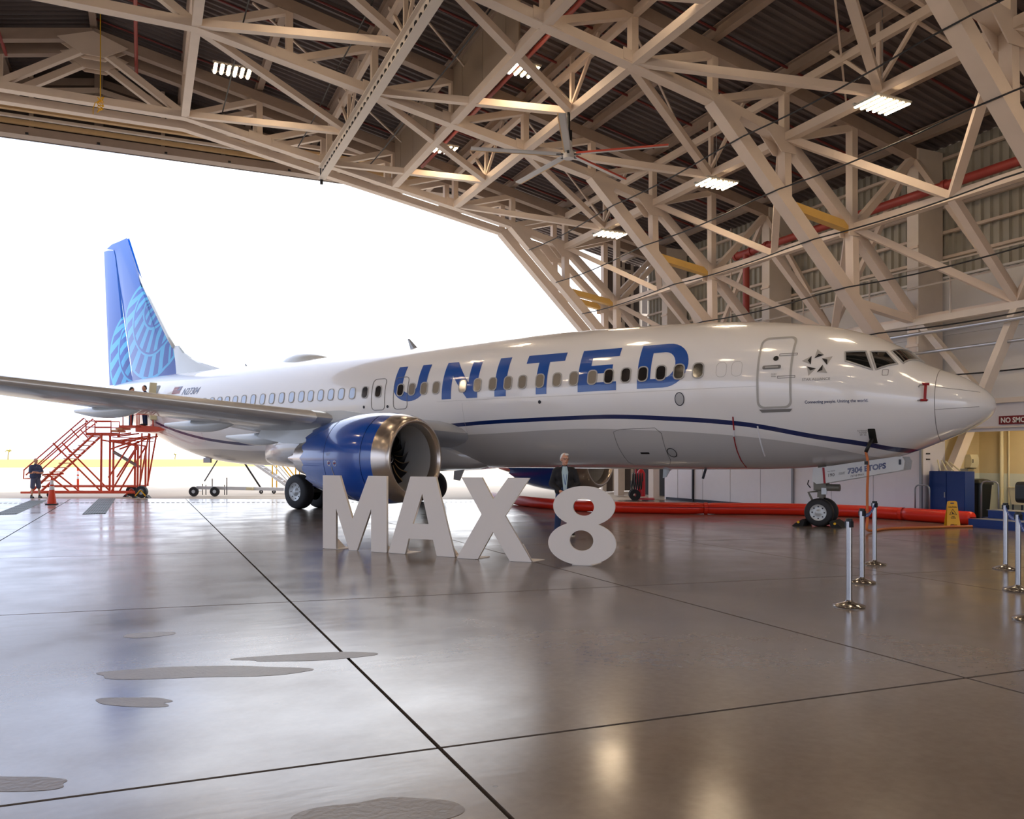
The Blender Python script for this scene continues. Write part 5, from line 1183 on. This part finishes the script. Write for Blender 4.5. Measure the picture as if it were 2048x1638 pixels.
def smooth3(pts, n=5):
    P = [Vector(p) for p in pts]; out = []
    for i in range(len(P) - 1):
        p0, p1, p2, p3 = P[max(i - 1, 0)], P[i], P[i + 1], P[min(i + 2, len(P) - 1)]
        for k in range(n):
            t = k / n; out.append(.5 * ((2 * p1) + (p2 - p0) * t + (2 * p0 - 5 * p1 + 4 * p2 - p3) * t * t + (3 * p1 - p0 - 3 * p2 + p3) * t ** 3))
    out.append(P[-1]); return out
MB().tube(smooth3(low), .03, 8).build('cable_jacket', M['orange_cable'], pc, smooth='all')
MB().tube([rel(A2W(-1.33, 1.29, 1.60)), rel(A2W(-1.33, 1.29, 1.52))], .042, 8).build('cable_tie', M['black'], pc)
# chocks at the nose wheel
for q, lb in ((-1, 'black rubber wheel chock ahead of the nose wheel'), (1, 'black rubber wheel chock behind the nose wheel')):
    x0 = q * .33; pts = [(x0 - .0, 0), (x0 + q * .26, 0), (x0 + q * .20, .06), (x0 + q * .02, .17), (x0 - q * .04, .13)]
    r = MB().prism([(a, b) for a, b in pts], lambda a, b: (a, -.30, b), lambda a, b: (a, .42, b)).build('wheel_chock', M['chock']); r.location = (15.22, 15.23, 0); r.rotation_euler = (0, 0, math.radians(119.6)); tag(r, lb, 'chock', 'nose wheel chocks')
    MB().tube([(x0 + q * .10, .43, .10), (x0 + q * .10, .46, .10)], .03, 8).build('chock_rope_eye', M['rope_yellow'], r)
# platform trolley, blue crates, bin, step stool, sink, dispenser
bc = empty('blue_cabinet', (19.5, 14.35, 0), 0); tag(bc, 'tall dark blue steel cabinet standing in the wash bay behind the wet floor sign', 'cabinet')
MB().box((-.12, .52, .66), (.36, 1.04, 1.32)).build('cabinet_body', M['blue_paint'], bc)
for q in (0, 1): MB().box((-.31, .26 + .52 * q, .66), (.02, .50, 1.26)).build('cabinet_door', M['blue_paint'], bc)
MB().box((-.33, .56, .70), (.02, .03, .14)).build('handle', M['grey_metal'], bc)
for k in range(4): tag(MB().tube([(19.5 + .06 * k, 15.30 - .15 * k, 1.33), (19.55 + .05 * k, 15.42 - .08 * k, 1.62 - .02 * k)], .02, 6).build('cardboard_tube', M['cream'], smooth=True), '%s pale rolled tube leaning on top of the blue cabinet' % ('leftmost', 'second', 'third', 'rightmost')[k], 'tube', 'rolled tubes on the blue cabinet')
bn = empty('waste_bin', (20.35, 14.85, 0)); tag(bn, 'black wheeled waste bin beside the blue cabinet', 'bin')
MB().loft([[(a * s_, b * s_, z) for a, b in rrect(.52, .52, .06, 3)] for z, s_ in ((.05, .78), (.95, 1.0))]).build('bin_body', M['bin_black'], bn)
MB().loft([[(a * s_, b * s_, z) for a, b in rrect(.58, .58, .07, 3)] for z, s_ in ((.95, 1.0), (1.0, 1.02), (1.08, .8), (1.11, .4))]).build('bin_lid', M['bin_black'], bn, smooth=30)
MB().lathe([(-.04, .02), (-.04, .09), (.04, .09), (.04, .02)], (.22, 0, .09), 'y', 16).build('bin_wheel', M['rubber'], bn)
def hoop(name, loc, rz, w, h, label):
    r = empty(name, loc, rz); tag(r, label, 'hand truck', 'flatbed trolleys in the wash bay')
    pts = [(-w / 2, 0, .1), (-w / 2, 0, h - .12)] + [(-w / 2 + .12 - .12 * math.cos(a), 0, h - .12 + .12 * math.sin(a)) for a in (.4, .8, 1.2, 1.57)] + [(w / 2 - .12 + .12 * math.sin(a), 0, h - .12 + .12 * math.cos(a)) for a in (0, .4, .8, 1.2, 1.57)] + [(w / 2, 0, .1)]
    MB().tube(pts, .02, 8).build('handle', M['grey_metal'], r, smooth='all'); MB().box((0, .11, .14), (w + .06, .24, .06)).build('deck', M['blue_paint'], r)
    for q in (-1, 1): MB().lathe([(-.03, .02), (-.03, .07), (.03, .07), (.03, .02)], (q * w * .4, .12, .07), 'x', 14).build('caster', M['rubber'], r)
hoop('flatbed_trolley', (18.82, 15.30, 0), math.radians(-90), .44, .95, 'hoop handle trolley standing against the white panel wall behind the boom')
hoop('flatbed_trolley', (19.35, 13.78, .0), math.radians(-90), .46, 1.08, 'hoop handle trolley beside the blue step platform')
po = empty('step_platform', (19.05, 12.2, 0)); tag(po, 'low dark blue two-step platform at the right picture edge', 'steps')
MB().box((-.55, .35, .10), (.5, 2.0, .20)).build('lower_step', M['blue_paint'], po); MB().box((-.05, .2, .20), (.5, 2.0, .40)).build('upper_step', M['blue_paint'], po)
for x, z in ((-.55, .205), (-.05, .405)): MB().box((x, .25, z), (.5, 1.98, .012)).build('step_tread', M['grey_metal'], po)
sk = empty('utility_sink', (20.98, 13.75, 0)); tag(sk, 'beige floor-standing utility sink with a chrome tap by the beige wall', 'sink')
MB().loft([[(a * s_, b * s_, z) for a, b in rrect(.5, 1.1, .05, 3)] for z, s_ in ((.45, .85), (.88, 1.0), (.90, 1.04), (.90, .92), (.6, .8))]).build('basin', M['cream'], sk)
for a in (-1, 1):
    for b in (-1, 1): MB().tube([(a * .18, b * .42, 0), (a * .18, b * .42, .47)], .02, 8).build('leg', M['dark_metal'], sk)
MB().tube([(.2, 0, .9), (.2, 0, 1.15), (.1, 0, 1.2), (-.05, 0, 1.17)], .015, 8).build('tap', M['chrome'], sk)
dp = empty('towel_dispenser', (20.95, 15.55, 1.40)); tag(dp, 'cream paper towel dispenser on the side wall of the wash bay', 'dispenser')
MB().loft([[(a, -.10 - .03 * math.sin(PI * t), z + .0) if False else (a, y_, .36 * t) for a, y_ in ((-.15, 0), (-.15, -.16 - .05 * math.sin(PI * t)), (.15, -.16 - .05 * math.sin(PI * t)), (.15, 0))] for t in (0, .25, .5, .75, 1)]).build('dispenser_body', M['cream'], dp, smooth=30)
MB().box((-.10, -.20, .18), (.03, .02, .10)).build('viewing_slot', M['dark_metal'], dp); MB().box((0, -.1, -.02), (.2, .12, .02)).build('paper_slot', M['dark_metal'], dp)
tag(MB().box((20.72, 15.53, 1.30), (.34, .02, .14)).build('notice_plate', M['grey_metal']), 'small grey notice plate under the towel dispenser', 'plate')
tag(MB().prism(rrect(.34, .36, .08, 4), lambda a, b: (13.8 + a, 9.05, 1.09 + b), lambda a, b: (13.8 + a, 9.25, 1.09 + b)).build('speaker_box', M['black']), 'black padded case edge on a stand at the right picture border', 'case')
MB().tube([(13.8, 9.15, 0.0), (13.8, 9.15, .95)], .03, 8).build('case_stand', M['dark_metal'], bpy.data.objects['speaker_box'])
# fire extinguisher cart
fc = empty('extinguisher_cart', (17.75, 27.1, 0), math.radians(60)); tag(fc, 'red wheeled fire extinguisher cart with coiled hose by the white panel wall', 'fire extinguisher')
MB().lathe([(.15, .001), (.15, .17), (1.05, .17), (1.18, .10), (1.22, .04), (1.22, .001)], (0, 0, 0), 'z', 20).build('cylinder', M['ext_red'], fc, smooth=40)
MB().tube([(-.28, .2, .1), (-.28, .2, 1.5), (.28, .2, 1.5), (.28, .2, .1)], .03, 8).build('cart_frame', M['ext_red'], fc); MB().tube([(-.5, .2, 1.25), (.3, .2, 1.25)], .02, 6).build('cart_frame', M['ext_red'], fc)
for q in (-1, 1): MB().lathe([(-.05, .06), (-.05, .22), (.05, .22), (.05, .06)], (q * .36, .25, .22), 'x', 20).build('cart_wheel', M['rubber'], fc, smooth=40)
MB().tube([(-.42 + .14 * math.cos(a * .7), -.05 + .01 * a, .75 + .32 * math.sin(a * .7)) for a in range(0, 46)], .022, 6).build('hose', M['bin_black'], fc, smooth='all')
MB().box((0, -.15, .06), (.8, .7, .05)).build('cart_base', M['ext_red'], fc)
# tow bar trailer and wheeled ladder outside
tb = empty('tow_bar', (2.55, 38.5, -.045), RZS); tag(tb, 'white aircraft tow bar on two wheels lying outside the doorway', 'tow bar')
MB().beam((-.4, 0, .38), (3.4, .2, .30), .16, .14).build('bar', M['ladder_white'], tb)
MB().tube([(-.35, -.35, .24), (-.35, .35, .24)], .04, 8).build('axle', M['ladder_white'], tb)
for x, y in ((-.42, -.3), (.50, -.3)):
    w = MB().lathe([(-.06, .08), (-.06, .20), (0, .22), (.06, .20), (.06, .08)], (x, y, .22), 'y', 22).build('wheel', M['rubber'], tb, smooth=40); MB().lathe([(-.05, .08), (-.05, .001)], (x, y, .22), 'y', 14).build('wheel_disc', M['hub'], w)
for x, h in ((-.15, .55), (.0, .5), (.28, .78), (.82, .5), (.92, .82)): MB().tube([(x, 0, .06), (x, 0, h)], .025 if h > .6 else .018, 6).build('jack_post', M['grey_metal'] if h > .7 else M['dark_metal'], tb)
MB().box((1.95, -.02, .34), (.28, .2, .12)).build('placard', M['cream'], tb)
ld = empty('wheeled_ladder', (6.1, 39.6, -.045), RZS); tag(ld, 'white and yellow wheeled service ladder standing outside under the aircraft belly', 'ladder')
for v in (0, .7):
    MB().beam((.2, v, .3), (-1.9, v, 1.75), .05, .12).build('stringer', M['ladder_white'], ld)
    MB().tube([(.4, v, .3), (-1.0, v, 1.9)], .03, 6).build('hand_rail', M['ladder_white'], ld)
    MB().tube([(-.6, v + .1, .2), (-.6, v + .1, 1.7)], .03, 6).build('post', M['ladder_yellow'], ld); MB().tube([(.5, v + .1, .2), (.5, v + .1, 1.7)], .03, 6).build('post', M['ladder_yellow'], ld)
    MB().tube([(.5, v + .1, .5), (-.2, v + .1, 1.4)], .03, 6).build('post_brace', M['ladder_yellow'], ld); MB().tube([(-.7, v, .18), (.6, v, .18)], .035, 6).build('base_rail', M['ladder_yellow'], ld)
for k in range(7): t = (k + .5) / 7; MB().box((.2 - 2.1 * t, .35, .3 + 1.45 * t), (.16, .66, .03)).build('tread', M['ladder_white'], ld)
MB().tube([(-2.05, .1, 1.65), (-1.1, .1, .2)], .045, 6).build('prop_bar', M['dark_metal'], ld)
for x in (-1.1, -.5, .3): MB().lathe([(-.03, .03), (-.03, .09), (.03, .09), (.03, .03)], (x, 0, .09), 'y', 14).build('caster', M['rubber'], ld)
# far apron lamp post leaning, palm
tag(MB().tube([(4.0, 62, -0.05), (5.2, 62, 2.0)], .05, 6).build('barrier_arm', M['dark_metal']), 'thin dark striped barrier arm standing far out on the apron', 'barrier')
def palm(x, y, h, lb):
    r = empty('palm_tree', (x, y, 0)); tag(r, lb, 'palm tree', 'distant palms'); MB().tube([(0, 0, 0), (.2, 0, h * .7)], [.35, .25], 8).build('trunk', M['palm'], r)
    for k in range(13):
        a = 2 * PI * k / 13; el = random.uniform(-.3, .8); pts = [(0.2 + math.cos(a) * t * h * .30, math.sin(a) * t * h * .30, h * .7 + h * .28 * (t * (el + .6) - t * t * .9)) for t in (0, .3, .6, 1)]
        MB().loft([[(p[0] - .5 * math.sin(a) * w, p[1] + .5 * math.cos(a) * w, p[2]), (p[0], p[1], p[2] + .25 * w), (p[0] + .5 * math.sin(a) * w, p[1] - .5 * math.cos(a) * w, p[2])] for p, w in zip(pts, (.3, 1, 1, .1))], closed=False).build('frond', M['palm'], r)
palm(-72, 560, 7.5, 'small pale palm tree far away beyond the grass at the left')
palm(20, 600, 4.5, 'tiny pale palm tree far away seen between the posts of the orange stairs')
# yellow rope
rp = empty('yellow_rope', (-1.3, 31.0, 14.85)); tag(rp, 'yellow rope hanging from the roof ending in a knotted coil at the upper left', 'rope')
MB().tube([(0, 0, 2.2), (0, 0, -1.0)], .018, 6).build('rope_line', M['rope_yellow'], rp)
MB().tube([(.10 * math.sin(k * 1.3), .08 * math.cos(k * 1.1), -1.0 - .018 * k + .08 * math.sin(k * 2.1)) for k in range(26)], .017, 6).build('rope_knot', M['rope_yellow'], rp)
MB().tube([(0, 0, -1.1), (-.16, 0, -1.2), (-.22, 0, -1.42), (-.22, 0, -1.6)], .015, 6).build('rope_tail', M['rope_yellow'], rp)
# big ceiling fan
hf = empty('ceiling_fan', (11.65, 21.7, 10.76)); tag(hf, 'large five-blade industrial ceiling fan hanging below the trusses', 'fan')
MB().tube([(0, 0, .1), (0, 0, 1.35)], .05, 10).build('drop_rod', M['black'], hf); MB().lathe([(-.12, .001), (-.12, .16), (.05, .18), (.14, .12), (.40, .10), (.40, .001)], (0, 0, 0), 'z', 24).build('hub_motor', M['fan_grey'], hf, smooth=40)
MB().box((0, 0, .55), (.16, .16, .34)).build('drive_box', M['dark_metal'], hf)
# blade bearings from the camera axes: (right, forward) offsets
for dr_, dc in ((-.124, -.021), (-.063, .106), (.080, .092), (.113, -.027), (-.015, -.118)):
    a = math.atan2(dc * .91156 - dr_ * .41119, dc * .41119 + dr_ * .91156)
    b = empty('blade_arm', (0, 0, 0), a, hf); b.name = 'fan_blade_arm'
    mb = MB(); mb.loft([[(x, -.10, -.015), (x, .07, .0), (x, .10, .025), (x, -.08, .02)] for x in (.25, 2.95)], mi=0)
    mb.build('fan_blade', M['fan_grey'], b)
    MB().box((1.6, -.115, 0), (2.7, .03, .05)).build('blade_edge', M['fan_red'] if dr_ > 0 else M['timber'], b)
    MB().box((.2, 0, 0), (.35, .07, .03)).build('blade_bracket', M['black'], b)
